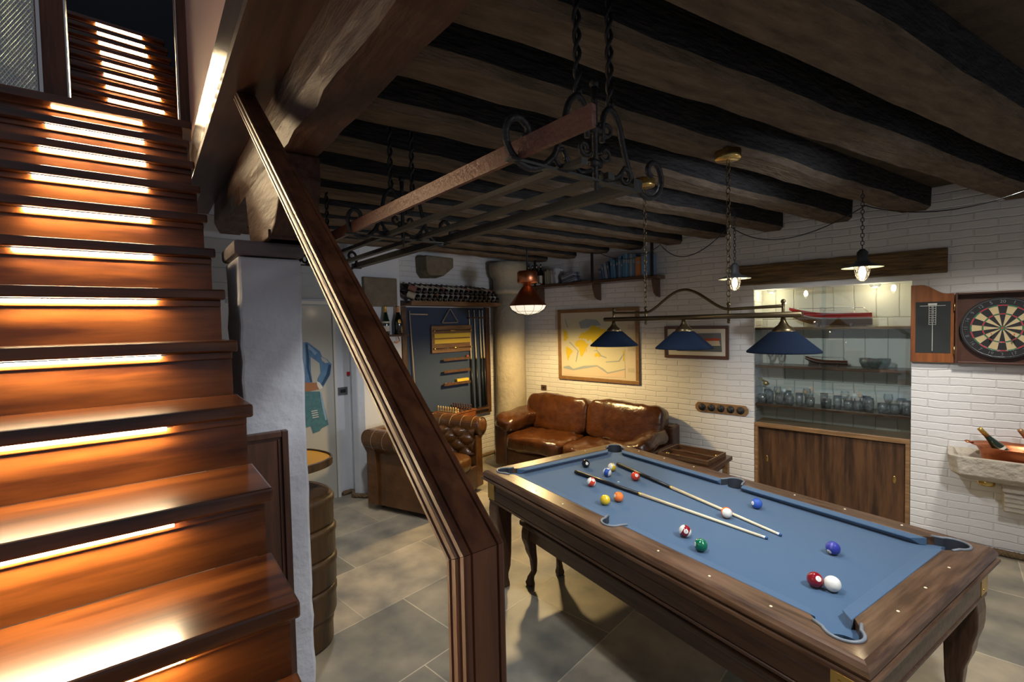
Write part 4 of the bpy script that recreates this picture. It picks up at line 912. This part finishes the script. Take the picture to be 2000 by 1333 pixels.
# ================================================================ STONE SINK with copper cooler
sk = empty('stone_sink', 'old carved stone basin on the right wall under the dartboard', 'sink', (-.35, -5.0, .0))
zt = .775
def lift(mb_, **k): return mb_
rings = []
mb = MB()
W2, Dp = .34, .34
o1 = [(-W2, 0), (W2, 0), (W2, Dp-.06), (W2-.05, Dp), (-W2+.05, Dp), (-W2, Dp-.06)]
sh_ = lambda P, s, z: [(x*s, (y-.0)*s if y > 0 else 0, z) for x, y in P]
rings = [sh_(o1, .78, zt-.175), sh_(o1, .95, zt-.13), sh_(o1, 1.0, zt), sh_(o1, .90, zt), [(x*.84, max(.03, y*.86), zt-.04) for x, y in o1], [(x*.80, max(.04, y*.82), zt-.10) for x, y in o1]]
mb.loft(rings); mb.obj('basin', stone, sk, bev=.006)
MB().box(-.005, .17, 0, .20, zt-.25, zt-.17).obj('bracket', stone, sk, bev=.01).location = (-.12, 0, 0)
mb = MB(); mb.box(0, .15, 0, .17, zt-.40, zt-.255); 
for k in range(4): mb.box(.0, .15, .17, .182, zt-.39+.033*k, zt-.37+.033*k)
mb.obj('bracket_foot', stone, sk, bev=.006).location = (-.11, 0, 0)
MB().lathe([(.045, 0), (.05, .02), (.04, .05), (.03, .055)], 20, TR((.13, .16, zt-.225))).obj('drain', brass, sk, smooth=True)
ck = empty('champagne_cooler', 'oval copper champagne cooler standing in the stone sink', 'cooler', (-.40, -4.84, zt-.095))
def oval(a, b, z, n=36): return [(a*math.cos(2*math.pi*k/n), b*math.sin(2*math.pi*k/n), z) for k in range(n)]
MB().loft([oval(.19, .11, 0), oval(.20, .115, .02), oval(.215, .125, .11), oval(.235, .14, .155), oval(.27, .165, .17), oval(.272, .167, .173), oval(.225, .13, .150), oval(.205, .115, .10), oval(.18, .10, .01)], None).obj('bowl', copper, ck, smooth=True)
MB().tube([(.25, 0, .172), (.285, .02, .178), (.29, 0, .18), (.285, -.02, .178), (.25, 0, .172)], .007, 8).obj('handle', copper, ck, smooth=True)
for i, (x, y, tilt, az_, foil, gm) in enumerate(((-.30, -4.84, 38, -1, goldF, bottleG), (-.475, -4.83, 32, -1, mat('rose_foil', (.45,.24,.12), .4, .6), bottleB))):
    r = empty('champagne_bottle', 'champagne bottle with %s leaning in the copper cooler' % ('gold foil neck and green glass' if i == 0 else 'bronze foil neck and dark glass'), 'bottle', (x-.07, y, zt-.055))
    r.rotation_euler = (0, R(tilt), 0); bottle_parts(r, .31, .036, gm, foil, labelP[3], True)

# ================================================================ BACK WALL: wine shelf, cue board
wr = empty('wine_rack', 'long wooden wall shelf holding a slanted double row of wine bottles above the cue board', 'wine rack', (4.65, -4.05, 0))
MB().box(-.26, 0, -.95, .92, 2.035, 2.06).obj('board', oakY, wr, bev=.002)
MB().box(-.262, -.235, -.95, .92, 2.06, 2.085).obj('front_lip', oakY, wr, bev=.002)
MB().prism([(0, 2.06), (-.24, 2.06), (0, 2.30)], -.95, -.93, Matrix(((1,0,0,0),(0,0,1,0),(0,1,0,0),(0,0,0,1)))).obj('end_plate', walnutD, wr)
mb = MB(); mb.tube([(-.02, -.68, 2.06), (-.02, -.68, 2.62)], .012, 8); mb.box(-.06, .0, -.72, -.64, 2.56, 2.62); mb.obj('hanging_bracket', iron, wr)
def rack_bottle(m_lab, foilm):
    r = bpy.data.objects.new('wine_bottle', None); COL.objects.link(r); r.empty_display_size = .02
    bottle_parts(r, .30, .037, bottleB, foilm, m_lab, False, True); return r
prot = [rack_bottle(labelP[i], [mat('red_foil', (.15,.02,.02), .4), blackM, goldF, blackM, mat('red_foil', (.15,.02,.02), .4)][i]) for i in range(5)]
first = [True]*5
cnt = 0
for row in range(2):
    for i in range(17 - row):
        k = (i*3+row*2) % 5
        if first[k]: r = prot[k]; first[k] = False
        else: r = dup(prot[k])
        y = -3.23 - i*.080 - row*.040; 
        r.location = (4.385+.03*row, y, 2.112+.080*row); r.rotation_euler = Vector((.66, .40, .30)).to_track_quat('Z', 'Y').to_euler()
        tag(r, ('labelled wine bottle, %s from the left in the lower row of the wall rack' if row == 0 else 'labelled wine bottle, %s from the left in the upper row of the wall rack') % ORD[i], 'bottle', 'lower row of racked wine bottles' if row == 0 else 'upper row of racked wine bottles')
XB = 4.648
cb_ = empty('cue_board', 'navy felt cue board in a dark wooden frame on the back wall', 'cue board', (XB, -3.86, 0))
MB().box(-.018, 0, -.62, .66, .66, 2.02).obj('felt_panel', feltD, cb_)
mb = MB(); mb.box(-.05, 0, .66, .72, .60, 2.03); mb.box(-.05, 0, -.69, -.62, .60, 2.03); mb.box(-.05, 0, -.62, .66, .60, .66); mb.obj('frame', walnutDz, cb_, bev=.003)
mb = MB(); mb.box(-.10, -.018, -.61, -.30, .665, .69); mb.obj('cue_rest', walnutD, cb_); MB().box(-.06, -.018, -.60, -.30, 1.88, 1.90).obj('cue_clip_rail', walnutD, cb_)
for i, y in enumerate((-4.20, -4.29, -4.385, -4.44)):
    r = cue('pool_cue', 'pool cue standing in the board rack, %s from the left' % ('first','second','third','fourth')[i], (XB-.065, y, .692), (XB-.035, y+.012, 2.0), .014, .006, .50, group='cues standing in the board')
r = empty('rest_cue', 'slim cue rest with a cross bar hanging at the left edge of the cue board', 'cue rest', (XB-.04, -3.24, 0))
MB().tube([(0, -.01, 1.98), (0, -.06, 1.0)], .008, 8).obj('shaft', mat('pale_wood', (.42,.34,.25), .4), r, smooth=True); MB().tube([(0, -.01, 1.94), (0, -.27, 1.935)], .009, 8).obj('cross_bar', mat('pale_wood', (.42,.34,.25), .4), r, smooth=True)
tri = empty('ball_triangle', 'grey ball triangle hanging on the cue board', 'ball triangle', (XB-.02, -3.865, 0))
pA, pB, pC = (-.012, .0, 2.01), (-.012, .135, 1.83), (-.012, -.135, 1.835)
def rounded(P, n=6, f=.12):
    out = []
    for i in range(3):
        a, b, c = Vector(P[i-1]), Vector(P[i]), Vector(P[(i+1) % 3]); p = b.lerp(a, f); q = b.lerp(c, f)
        for k in range(n+1): t = k/n; out.append(p*(1-t)**2 + b*2*t*(1-t) + q*t*t)
    return out
MB().tube(rounded((pA, pB, pC)), .011, 8, closed=True).obj('frame', mat('grey_wood', (.16,.14,.13), .4), tri, smooth=True)
sb = empty('score_board', 'wooden snooker scoreboard with two yellow strips on the navy cue board', 'scoreboard', (XB-.019, -3.88, 0))
MB().box(-.03, 0, -.34, .32, 1.46, 1.80).obj('panel', oakY, sb, bev=.006)
ylb = mat('score_yellow', (.60,.42,.04), .5)
for z in (1.645, 1.575):
    s_ = MB().box(-.033, -.03, -.30, .28, z, z+.052).obj('score_strip', ylb, sb)
for z, yk in ((1.735, -.0), (1.515, -.05)):
    rl_ = MB().tube([(-.042, -.31, z), (-.042, .29, z)], .006, 8).obj('slider_rod', walnutD, sb, smooth=True)
    MB().tube([(-.046, yk-.04, z), (-.046, yk+.04, z)], .009, 8).obj('brass_slider', brass, rl_, smooth=True)
    for ye in (-.31, .29): MB().sphere((-.042, ye, z), .014, 10, 8).obj('rod_end', brass, rl_, smooth=True)
    mb = MB()
    for k in range(18):
        text_bm(mb, str(k+1), .022, TR((-.0305, .26-k*.033, z-.022)) @ Matrix.Rotation(R(-90), 4, 'Z') @ Matrix.Rotation(R(90), 4, 'X'), .0003)
    mb.obj('number_row', mat('score_print', (.02,.012,.01), .6), sb)
for i, (z, nm) in enumerate(((1.355, 'top'), (1.205, 'middle'), (1.045, 'bottom'))):
    l = empty('chalk_shelf', 'small dark wooden ledge on the cue board, %s of three' % nm, 'ledge', (XB-.019, -3.93, z), group='ledges on the cue board')
    MB().box(-.06, 0, -.22, .22, 0, .012).obj('board', walnutD, l, bev=.002); MB().box(-.064, -.06, -.22, .22, 0, .035).obj('lip', walnutD, l, bev=.002)
    if i == 0: kb = MB().sphere((0, 0, 0), .022, 12, 10).obj('red_ball', mat('dull_red', (.35,.08,.05), .4), smooth=True); kb.location = (XB-.05, -4.13, 1.355+.035); tag(kb, 'small red ball on the top ledge of the cue board', 'ball')
yb = MB().box(-.02, .02, -.10, .10, 0, .035).obj('yellow_block', mat('yellow_card', (.62,.42,.04), .6), bev=.003); yb.location = (XB-.05, -4.03, 1.0575+.02); tag(yb, 'yellow box lying on the bottom ledge of the cue board', 'box')
cks = MB(); 
for i in range(3):
    o = MB().box(-.012, .012, -.012, .012, 0, .022).obj('chalk_cube', mat('chalk_grey_%d' % i, ((.2,.2,.22),(.3,.12,.06),(.12,.12,.14))[i], .8), bev=.002); o.location = (XB-.045, -3.76-.055*i, 1.0575)
    tag(o, 'small chalk cube on the bottom ledge, %s from the left' % ('first','second','third')[i], 'chalk', 'chalk cubes')
# stone blocks
so = MB().box(-.05, 0, -.20, .20, -.155, .155).obj('stone_block', stoneD, bev=.01); so.location = (4.50, -2.79, 2.17); tag(so, 'rough square stone block set in the wall left of the wine rack', 'stone')
sc_ = MB().loft([[(0, .20, .10), (0, -.235, .10), (0, -.235, -.03), (0, -.10, -.14), (0, .14, -.155), (0, .19, -.09)], [(-.22, .19, .10), (-.22, -.22, .10), (-.22, -.22, -.02), (-.20, -.09, -.12), (-.20, .13, -.13), (-.22, .18, -.07)]]).obj('stone_corbel', stoneD, bev=.015); sc_.location = (4.66, -3.58, 2.52); tag(sc_, 'dark stone corbel sticking out of the white wall above the wine rack', 'corbel')
# small bottle shelf
bsf = empty('bottle_shelf', 'small wooden shelf with two champagne bottles left of the cue board', 'shelf', (4.50, -2.98, 1.69))
MB().box(-.10, .0, -.08, .26, 0, .022).obj('board', walnutD, bsf, bev=.003); MB().box(0, .15, -.19, -.08, -.0, .02).obj('side_board', walnutD, bsf)
mb = MB(); mb.tube([(-.05, -.0, 0), (-.05, -.02, -.05), (-.05, .02, -.075), (-.05, .05, -.06)], .006, 8); mb.obj('glass_hanger', copper, bsf, smooth=True)
for i, (y, f, nm) in enumerate(((-2.83, goldF, 'slim champagne bottle with gold foil on the small wall shelf'), (-2.985, mat('rose_gold_foil', (.5,.3,.15), .4, .7), 'round bellied champagne bottle with oval label on the small wall shelf'))):
    r = empty('champagne_bottle', nm, 'bottle', (4.45, y, 1.7125)); bottle_parts(r, .31, .040 if i == 0 else .050, bottleG if i == 0 else bottleB, f, labelP[3] if i == 0 else None, True)
    if i: MB().sphere((-.047, .012, .14), (.006, .022, .028), 14, 8).obj('oval_label', goldF, r, smooth=True)
# back-left: door with denim figure print, switch
dr = struct(MB().box(4.735, 4.77, -2.365, -1.45, 0.0, 2.03).obj('door_1', mat('door_paint', (.44,.42,.36), .35, coat=.3), bev=.003))
tr = MB(); tr.box(4.72, 4.77, -2.40, -2.37, 0, 2.08); tr.box(4.72, 4.77, -2.37, -1.40, 2.04, 2.08); struct(tr.obj('trim_5', offwhite, bev=.003))
ps = empty('door_poster', 'flat figure print in blue denim, hand on hip, on the pale door', 'poster', (4.734, -2.1, .9))
def dpoly(P, nm, m, dx):
    q = [at(560+x/3.173, 480+y/3.173, 'x', 4.733-dx) for x, y in P]; mb = MB()
    mb.prism([(v.y+2.1, v.z-.9) for v in q], 0, .001, Matrix(((0,0,1,-dx),(1,0,0,0),(0,1,0,0),(0,0,0,1)))); mb.obj(nm, m, ps)
den = mat('denim_blue', (.07,.15,.27), .8, col2=(.12,.24,.38), var=.5, vscale=20); den2 = mat('denim_teal', (.04,.12,.15), .8, col2=(.08,.2,.22), var=.5, vscale=25); skin = mat('print_skin', (.34,.15,.07), .8)
dpoly([(60,600),(130,600),(205,655),(220,690),(250,705),(278,735),(270,800),(225,880),(195,870),(190,830),(210,790),(205,730),(165,700),(148,690),(150,780),(160,850),(60,850)], 'denim_jacket', den, .002)
dl = mat('denim_light', (.22,.33,.46), .8); dn = mat('denim_shadow', (.03,.07,.13), .8)
dpoly([(135,612),(165,640),(190,665),(175,680),(150,650),(132,640)], 'shoulder_patch', dl, .004)
dpoly([(212,690),(245,706),(262,725),(240,730),(218,712)], 'elbow_patch', mat('pale_patch', (.42,.40,.36), .8), .004)
dpoly([(262,735),(276,745),(266,800),(228,868),(214,860),(246,800)], 'sleeve_shadow', dn, .004)
dpoly([(118,610),(128,610),(140,700),(138,760),(158,845),(148,848),(126,760),(124,690)], 'jacket_edge', dn, .004)
dpoly([(70,600),(112,600),(118,700),(112,800),(70,800)], 'jacket_front', dl, .004)
dpoly([(60,850),(165,850),(190,850),(200,890),(140,905),(60,905)], 'hand', skin, .004)
dpoly([(185,840),(205,850),(225,880),(205,895),(190,870)], 'cuff', offwhite, .0055)
dpoly([(60,905),(205,905),(240,1020),(260,1110),(215,1135),(205,1150),(165,1165),(150,1120),(60,1150)], 'jeans', den2, .003)
for k in range(4): dpoly([(152+k*3,1026+k*13),(190+k*3,1020+k*13),(191+k*3,1024+k*13),(153+k*3,1031+k*13)], 'fringe', offwhite, .0050)
dpoly([(205,905),(215,910),(235,1000),(250,1080),(240,1084),(222,1010)], 'jeans_seam', dl, .0050)
dpoly([(70,905),(110,905),(118,1100),(70,1100)], 'jeans_shadow', dn, .0050)
sw = MB().box(-.012, 0, -.055, .055, -.04, .04).obj('light_switch', mat('grey_switch', (.10,.10,.10), .4), bev=.003); sw.location = (4.769, -2.475, 1.12); tag(sw, 'dark grey light switch plate on the wall beside the door', 'light switch')
MB().box(-.014, -.012, -.03, .03, -.018, .018).obj('rocker', black, sw)
dw = MB().box(-.02, 0, -.018, .018, -.02, .02).obj('door_bell', redD, bev=.003); dw.location = (4.77, -2.548, 1.3); tag(dw, 'small dark red knob on the wall right of the light switch, half behind the handrail', 'knob')
# boards above the door
bdv = MB()
for k in range(4): bdv.box(4.755, 4.77, -2.40, -1.2, 2.10+.13*k, 2.225+.13*k)
struct(bdv.obj('trim_6', mat('grey_boards', (.36,.37,.36), .6), bev=.004))

# ================================================================ ARMCHAIR
ac = empty('armchair', 'brown tufted leather club armchair with rolled arms, facing the room by the back wall', 'armchair', (3.93, -2.97, 0), R(-165))
Wc, Dc, ZC = .47, .39, .70     # half width, half depth, height of the rolled rim ; faces +x
MB().box(-Dc, Dc-.03, -Wc+.10, Wc-.10, .05, .30).obj('base', leathD, ac, bev=.02)
MB().sphere((.05, 0, .36), (.34, .30, .095), 32, 16, e=.45).obj('seat_cushion', leathA, ac, smooth=True)
def tuft(W, H0, H1, nu, nv, bend):
    NU, NV = nu*12, nv*12; rg = []
    for j in range(NV+1):
        row = []
        for i in range(NU+1):
            u, v = i/NU*nu, j/NV*nv
            puff = .042*(abs(math.sin(math.pi*(u+v)/1.0))*abs(math.sin(math.pi*(u-v)/1.0)))**.45
            f = j/NV; row.append((puff - bend*max(0, f-.5)**2*1.6, W*(i/NU-.5), H0+(H1-H0)*f))
        rg.append(row)
    return MB().loft(rg, caps=False, closed=False)
def buttons(W, H0, H1, nu, nv, bend, T):
    out = []
    for j in range(0, 2*nv+1):
        for i in range(0, 2*nu+1):
            if (i+j) % 2 == 0 and 0 < i < 2*nu and 0 < j < 2*nv:
                f = j/(2*nv); out.append(T @ Vector((.008 - bend*max(0, f-.5)**2*1.6, W*(i/(2*nu)-.5), H0+(H1-H0)*f)))
    return out
for s in (-1, 1):
    a = MB(); sec = []
    for k in range(22):
        an = R(-60 + 300*k/21); sec.append((s*(Wc-.02) + s*.10*math.cos(an), ZC + .10*math.sin(an)))
    sec = [(s*(Wc-.13), .06), (s*(Wc+.0), .06), (s*(Wc-.015), ZC-.13)] + sec + [(s*(Wc-.13), ZC-.08)]
    a.loft([[(x, y*k_, z) for y, z in sec] for x, k_ in ((-Dc, .98), (-Dc+.2, 1.0), (Dc-.03, 1.0))])
    ar = a.obj('arm', leathA, ac, bev=.01)
    MB().lathe([(.094, 0), (.085, .014), (.03, .02), (.001, .022)], 28, TR((Dc-.032, s*(Wc-.02), ZC), ry=R(90))).obj('arm_scroll_face', leathA, ar, smooth=True)
    MB().tube([(Dc-.026, s*(Wc-.02)+.097*math.cos(2*math.pi*k/26), ZC+.097*math.sin(2*math.pi*k/26)) for k in range(26)], .006, 6, closed=True).obj('piping', leathD, ar, smooth=True)
    mb = MB()
    for j in range(5):
        x = -Dc+.12+j*.14; mb.tube([(x, s*(Wc-.02+.102*math.cos(R(an))), ZC+.102*math.sin(R(an))) for an in range(-60, 181, 12)], .0022, 4)
    mb.obj('pleat_seams', seam, ar, smooth=True)
    T = TR((.02, s*(Wc-.135), 0), rz=R(90) if s < 0 else R(-90))
    tb = tuft(.66, .42, ZC+.04, 3, 2, .20).obj('tufted_lining', leathA, ar, smooth=True); tb.matrix_local = T
    for p in buttons(.66, .42, ZC+.04, 3, 2, .20, T): MB().sphere(p, .010, 8, 6).obj('button', leathD, ar, smooth=True)
T = TR((-Dc+.14, 0, 0)); bk_ = MB().loft([[(x, y, z) for x, z in [(-Dc, .06), (-Dc+.13, .06), (-Dc+.13, .36), (-Dc+.10, ZC-.05)] + [(-Dc+.03+.10*math.cos(R(an)), ZC+.10*math.sin(R(an))) for an in range(-20, 240, 20)] + [(-Dc+.0, ZC-.13)]] for y in (-Wc-.02, -Wc+.12, Wc-.12, Wc+.02)]).obj('backrest', leathA, ac, bev=.008)
tb = tuft(.70, .40, ZC+.05, 4, 2, .20).obj('tufted_lining', leathA, bk_, smooth=True); tb.matrix_local = T
for p in buttons(.70, .40, ZC+.05, 4, 2, .20, T): MB().sphere(p, .010, 8, 6).obj('button', leathD, bk_, smooth=True)
for sx in (-1, 1):
    for sy in (-1, 1): MB().lathe([(.022, 0), (.03, .05)], 14, TR((sx*(Dc-.08), sy*(Wc-.12), 0))).obj('foot', black, ac, smooth=True)

# chess box on a side cabinet behind armchair
cx_ = empty('side_cabinet', 'small wooden side table behind the armchair, under the chess box', 'side table', (4.42, -3.74, 0))
MB().box(-.15, .15, -.22, .22, .58, .62).obj('table_top', walnutD, cx_, bev=.004)
for sx in (-1, 1):
    for sy in (-1, 1): MB().box(sx*.13-.02, sx*.13+.02, sy*.19-.02, sy*.19+.02, 0, .58).obj('leg', walnutD, cx_)
bxc = at(886, 806, 'z', .78); cbx = empty('chess_box', 'wooden chess box with pieces standing on its lid behind the armchair', 'chess set', (4.42, -3.74, .621), R(8))
MB().box(-.16, .16, -.21, .21, 0, .125).obj('box', cherry, cbx, bev=.005); MB().box(-.17, .17, -.22, .22, .125, .140).obj('lid', cherry, cbx, bev=.003)
mb = MB()
for i in range(8):
    for j in range(8):
        if (i+j) % 2: mb.box(-.16+.04*i, -.12+.04*i, -.16+.04*j, -.12+.04*j, .1401, .1410)
mb.obj('dark_squares', blackM, cbx)
pcm = mat('box_wood_piece', (.55,.40,.16), .4); pcd = mat('dark_piece', (.05,.02,.01), .4)
Mx = Matrix.Translation((4.42, -3.74, .621)) @ Matrix.Rotation(R(8), 4, 'Z')
def piece(m, h): return MB().lathe([(.013, 0), (.014, .004), (.007, .012), (.006, h*.6), (.010, h*.66), (.009, h*.85), (.004, h)], 12).obj('chess_piece', m, smooth=True)
pp = {0: piece(pcm, .045), 1: piece(pcm, .065), 2: piece(pcd, .045), 3: piece(pcd, .065)}; us = set()
for j in range(8):
    for i, kd in ((0, 1), (1, 0), (6, 2), (7, 3)):
        o = pp[kd] if kd not in us else pp[kd].copy()
        if kd in us: COL.objects.link(o)
        us.add(kd); o.location = Mx @ Vector((-.14+.04*j, .14-.04*i, .1412))
        tag(o, ('pale' if kd < 2 else 'dark') + (' tall chess piece, %s in its rank on the chess box' if kd in (1, 3) else ' chess pawn, %s in its rank on the chess box') % ORD[j], 'chess piece', ('pale ' if kd < 2 else 'dark ') + ('officers' if kd in (1, 3) else 'pawns'))

# ================================================================ SOFA
SX0, SX1, SYB, SYF = 2.12, 4.15, -4.97, -4.16
so_ = empty('sofa', 'two-seat brown leather sofa with loose cushions along the right wall under the map', 'sofa', ((SX0+SX1)/2, -4.5, 0))
ox = (SX0+SX1)/2; oy = -4.5
def sb_(nm, x0, x1, y0, y1, z0, z1, m=leathD, bev=.03): return MB().box(x0-ox, x1-ox, y0-oy, y1-oy, z0, z1).obj(nm, m, so_, bev=bev, segs=3)
sb_('base', SX0+.02, SX1-.02, SYB, SYF, .05, .28)
sb_('arm', SX0, SX0+.20, SYB, SYF+.02, .05, .50); sb_('arm', SX1-.20, SX1, SYB, SYF+.02, .05, .55)
sb_('back_frame', SX0, SX1, SYB, SYB+.20, .05, .68)
mid = (SX0+SX1)/2
def cush(nm, cx, cy, cz, rx_, ry_, rz_, T=None, m=leath, e=.38):
    mb = MB(); mb.sphere((0, 0, 0), (rx_, ry_, rz_), 48, 24, e=e)
    for v in mb.bm.verts:
        v.co.z += .012*math.sin(v.co.x*9+cx*7)*math.cos(v.co.y*11) + .006*math.sin(v.co.x*31+v.co.y*23)
        v.co.y += .006*math.sin(v.co.x*27+v.co.z*19)
    o = mb.obj(nm, m, so_, smooth=True); o.matrix_local = (Matrix.Translation((cx-ox, cy-oy, cz)) @ (T or Matrix.Identity(4))); return o
for s in (-1, 1):
    c = cush('seat_cushion', mid+s*.425, -4.42, .375, .425, .335, .105)
    c = cush('back_cushion', mid+s*.47, -4.76, .655, .475, .13, .235, Matrix.Rotation(R(12), 4, 'X'))
cush('arm_cushion', SX1-.14, -4.44, .60, .15, .33, .10, Matrix.Rotation(R(-12), 4, 'Y') @ Matrix.Rotation(R(-5), 4, 'X'), e=.55)
cush('arm_cushion', SX0+.15, -4.44, .545, .17, .33, .085, Matrix.Rotation(R(22), 4, 'Y') @ Matrix.Rotation(R(-4), 4, 'X'), e=.55)

# ================================================================ SIDE TABLE with tray
sd = empty('side_table', 'low dark wooden side table between sofa and niche, holding a game tray', 'side table', (1.76, -4.42, 0))
MB().box(-.27, .27, -.26, .26, .46, .50).obj('table_top', walnutD, sd, bev=.006)
for sx in (-1, 1):
    for sy in (-1, 1): MB().box(sx*.22-.025, sx*.22+.025, sy*.22-.025, sy*.22+.025, 0, .46).obj('leg', oakM, sd)
MB().box(-.22, .22, -.22, .22, .40, .46).obj('apron', walnutD, sd)
bg_ = empty('backgammon_tray', 'open wooden backgammon tray with brass fittings on the low side table', 'game box', (1.77, -4.40, .501), R(-3))
MB().box(-.24, .24, -.20, .20, 0, .012).obj('tray_floor', walnutD, bg_)
mb = MB(); mb.box(-.24, .24, -.20, -.186, .012, .05); mb.box(-.24, .24, .186, .20, .012, .05); mb.box(-.24, -.226, -.186, .186, .012, .05); mb.box(.226, .24, -.186, .186, .012, .05); mb.box(-.226, .226, -.007, .007, .012, .045); mb.obj('rim', walnutX, bg_, bev=.002)
for x, y in ((.19, .10), (-.19, -.12), (.08, .12)):
    MB().lathe([(.018, 0), (.018, .02)], 16, TR((x, y, .012))).obj('brass_fitting', brass, bg_, smooth=True)

# ================================================================ BARREL CABINET
bc = empty('barrel_cabinet', 'round-cornered wooden drum cabinet of stacked hoops half hidden behind the white pillar', 'cabinet', st(2.86, .61, 0), GY+R(18))
def rsq(a, n=64, e=.80):
    sg = lambda v: math.copysign(abs(v)**e, v)
    return [(a*sg(math.cos(2*math.pi*k/n)), a*sg(math.sin(2*math.pi*k/n))) for k in range(n)]
zz = 0.0
for i in range(5):
    a = (.195, .215, .22, .22, .215)[i]; z0, z1 = .0+.172*i, .172*(i+1)
    prf = [(a*.97, z0), (a, z0+.02), (a*1.0, z1-.05), (a*1.025, z1-.04), (a*1.025, z1-.018), (a*.97, z1)]
    MB().loft([[(x, y, z) for x, y in rsq(r_)] for r_, z in prf for _k in (0,)]).obj('drum', barrelM, bc, smooth=True)
MB().loft([[(x, y, z) for x, y in rsq(r_)] for r_, z in ((.195, .86), (.195, .875))]).obj('rim', barrelM, bc)
MB().lathe([(.012, .875), (.012, 1.02)], 16, TR((.06, -.08, 0))).obj('copper_post', copper, bc, smooth=True); MB().lathe([(.012, .875), (.012, 1.02)], 16, TR((-.06, .08, 0))).obj('copper_post', copper, bc, smooth=True)
tl = MB().loft([[(x, y, z) for x, y in rsq(r_, e=.8)] for r_, z in ((.215, 1.02), (.22, 1.025), (.22, 1.065), (.21, 1.068), (.208, 1.056), (.05, 1.055))]).obj('tray', barrelM, bc, bev=.002)
MB().loft([[(x, y, z) for x, y in rsq(.205, e=.8)] for z in (1.0565, 1.058)]).obj('amber_tray_lining', mat('amber_leather', (.50,.22,.015), .35, coat=.3), tl)

# ================================================================ WROUGHT IRON RACK
ir = empty('iron_rack', 'wrought iron ceiling rack with scrolls and long bars hanging over the room', 'ceiling rack', (0, 0, 0), GY+R(1.2))
RZ = 2.185
T2 = lambda t, c, z: (t, -c, z)
cs = (.72, .87, 1.02, 1.165)
for i, c in enumerate(cs):
    if i == 0:
        MB().box(.62, 3.05, -c-.006, -c+.006, RZ-.004, RZ+.040).obj('bar', ironR, ir)
        continue
    MB().box((.62, .78, .82, .84)[i], 3.05, -c-(.013, .011, .013, .020)[i], -c+(.013, .011, .013, .020)[i], RZ-.004, RZ+(.004, .012, .014, .026)[i]).obj('bar', ironG if i else ironR, ir)
def spiral(cx, cz, r0, a0, turns, sgn, n=26):
    return [(cx + r0*(1-.72*k/n)*math.cos(R(a0)+sgn*turns*2*math.pi*k/n), cz + r0*(1-.72*k/n)*math.sin(R(a0)+sgn*turns*2*math.pi*k/n)) for k in range(n+1)]
for t, cm_, ks in ((.85, .99, 1.17), (1.90, .945, .92), (2.98, .93, .85)):
    mb = MB()
    def add(P, r=.0085): mb.tube([(t, -(cm_+y*ks), RZ+z*.98-.01) for y, z in P], r, 7)
    H = .215
    for s in (-1, 1):
        # arch from hanger down to the outer scroll
        P = [(s*.025, H-.10), (s*.03, H-.03), (s*.055, H+.0), (s*.085, H-.03), (s*.102, H-.09), (s*.118, .075), (s*.135, .035), (s*.175, .0), (s*.215, -.005), (s*.25, .02), (s*.262, .06), (s*.25, .095), (s*.225, .105), (s*.205, .09), (s*.205, .07), (s*.218, .062)]
        Q = []
        for k in range(len(P)-1):
            for f in (0, .33, .66):
                p0_ = P[max(0, k-1)]; p1_ = P[k]; p2_ = P[k+1]; p3_ = P[min(len(P)-1, k+2)]
                cr = lambda a, b, c, d: .5*((2*b)+(-a+c)*f+(2*a-5*b+4*c-d)*f*f+(-a+3*b-3*c+d)*f**3)
                Q.append((cr(p0_[0], p1_[0], p2_[0], p3_[0]), cr(p0_[1], p1_[1], p2_[1], p3_[1])))
        Q.append(P[-1]); add(Q)
        add([(s*y, z) for y, z in [(.012, .03), (.05, .015), (.085, .035), (.105, .06)] + spiral(.105, .035, .028, 90, .9, -1)], .006)
        add([(s*y, z) for y, z in spiral(.035, .085, .022, 200, 1.0, 1)], .006)
        add([(s*y, z) for y, z in spiral(.04, .155, .026, 160, 1.0, 1)], .006)
    sc = mb.obj('scrollwork', iron, ir, smooth=True)
    mb = MB(); mb.tube([T2(t, cm_, RZ-.04), T2(t, cm_, RZ-.01), T2(t, cm_, RZ+.20), T2(t, cm_, RZ+.24)], [.002, .008, .008, .010], 8); mb.sphere(T2(t, cm_, RZ+.25), .013, 10, 8)
    mb.tube([T2(t, cm_-.02, RZ+.04), T2(t, cm_+.02, RZ+.04)], .012, 8); mb.tube([T2(t, cm_-.02, RZ+.13), T2(t, cm_+.02, RZ+.13)], .012, 8); mb.obj('centre_spike', iron, ir, smooth=True)
    MB().box(t-.012, t+.012, -1.18, -.69, RZ-.010, RZ-.004).obj('cross_bar', ironG, ir)
    for s in (-1, 1):
        mb = MB()
        for ph in (0, math.pi):
            mb.tube([(t+.007*math.cos(k*.55+ph), -(cm_+s*.055*ks)+.007*math.sin(k*.55+ph), RZ+H-.01+k*.0080) for k in range(54)], .0055, 6)
        mb.obj('twisted_hanger', iron, ir, smooth=True)
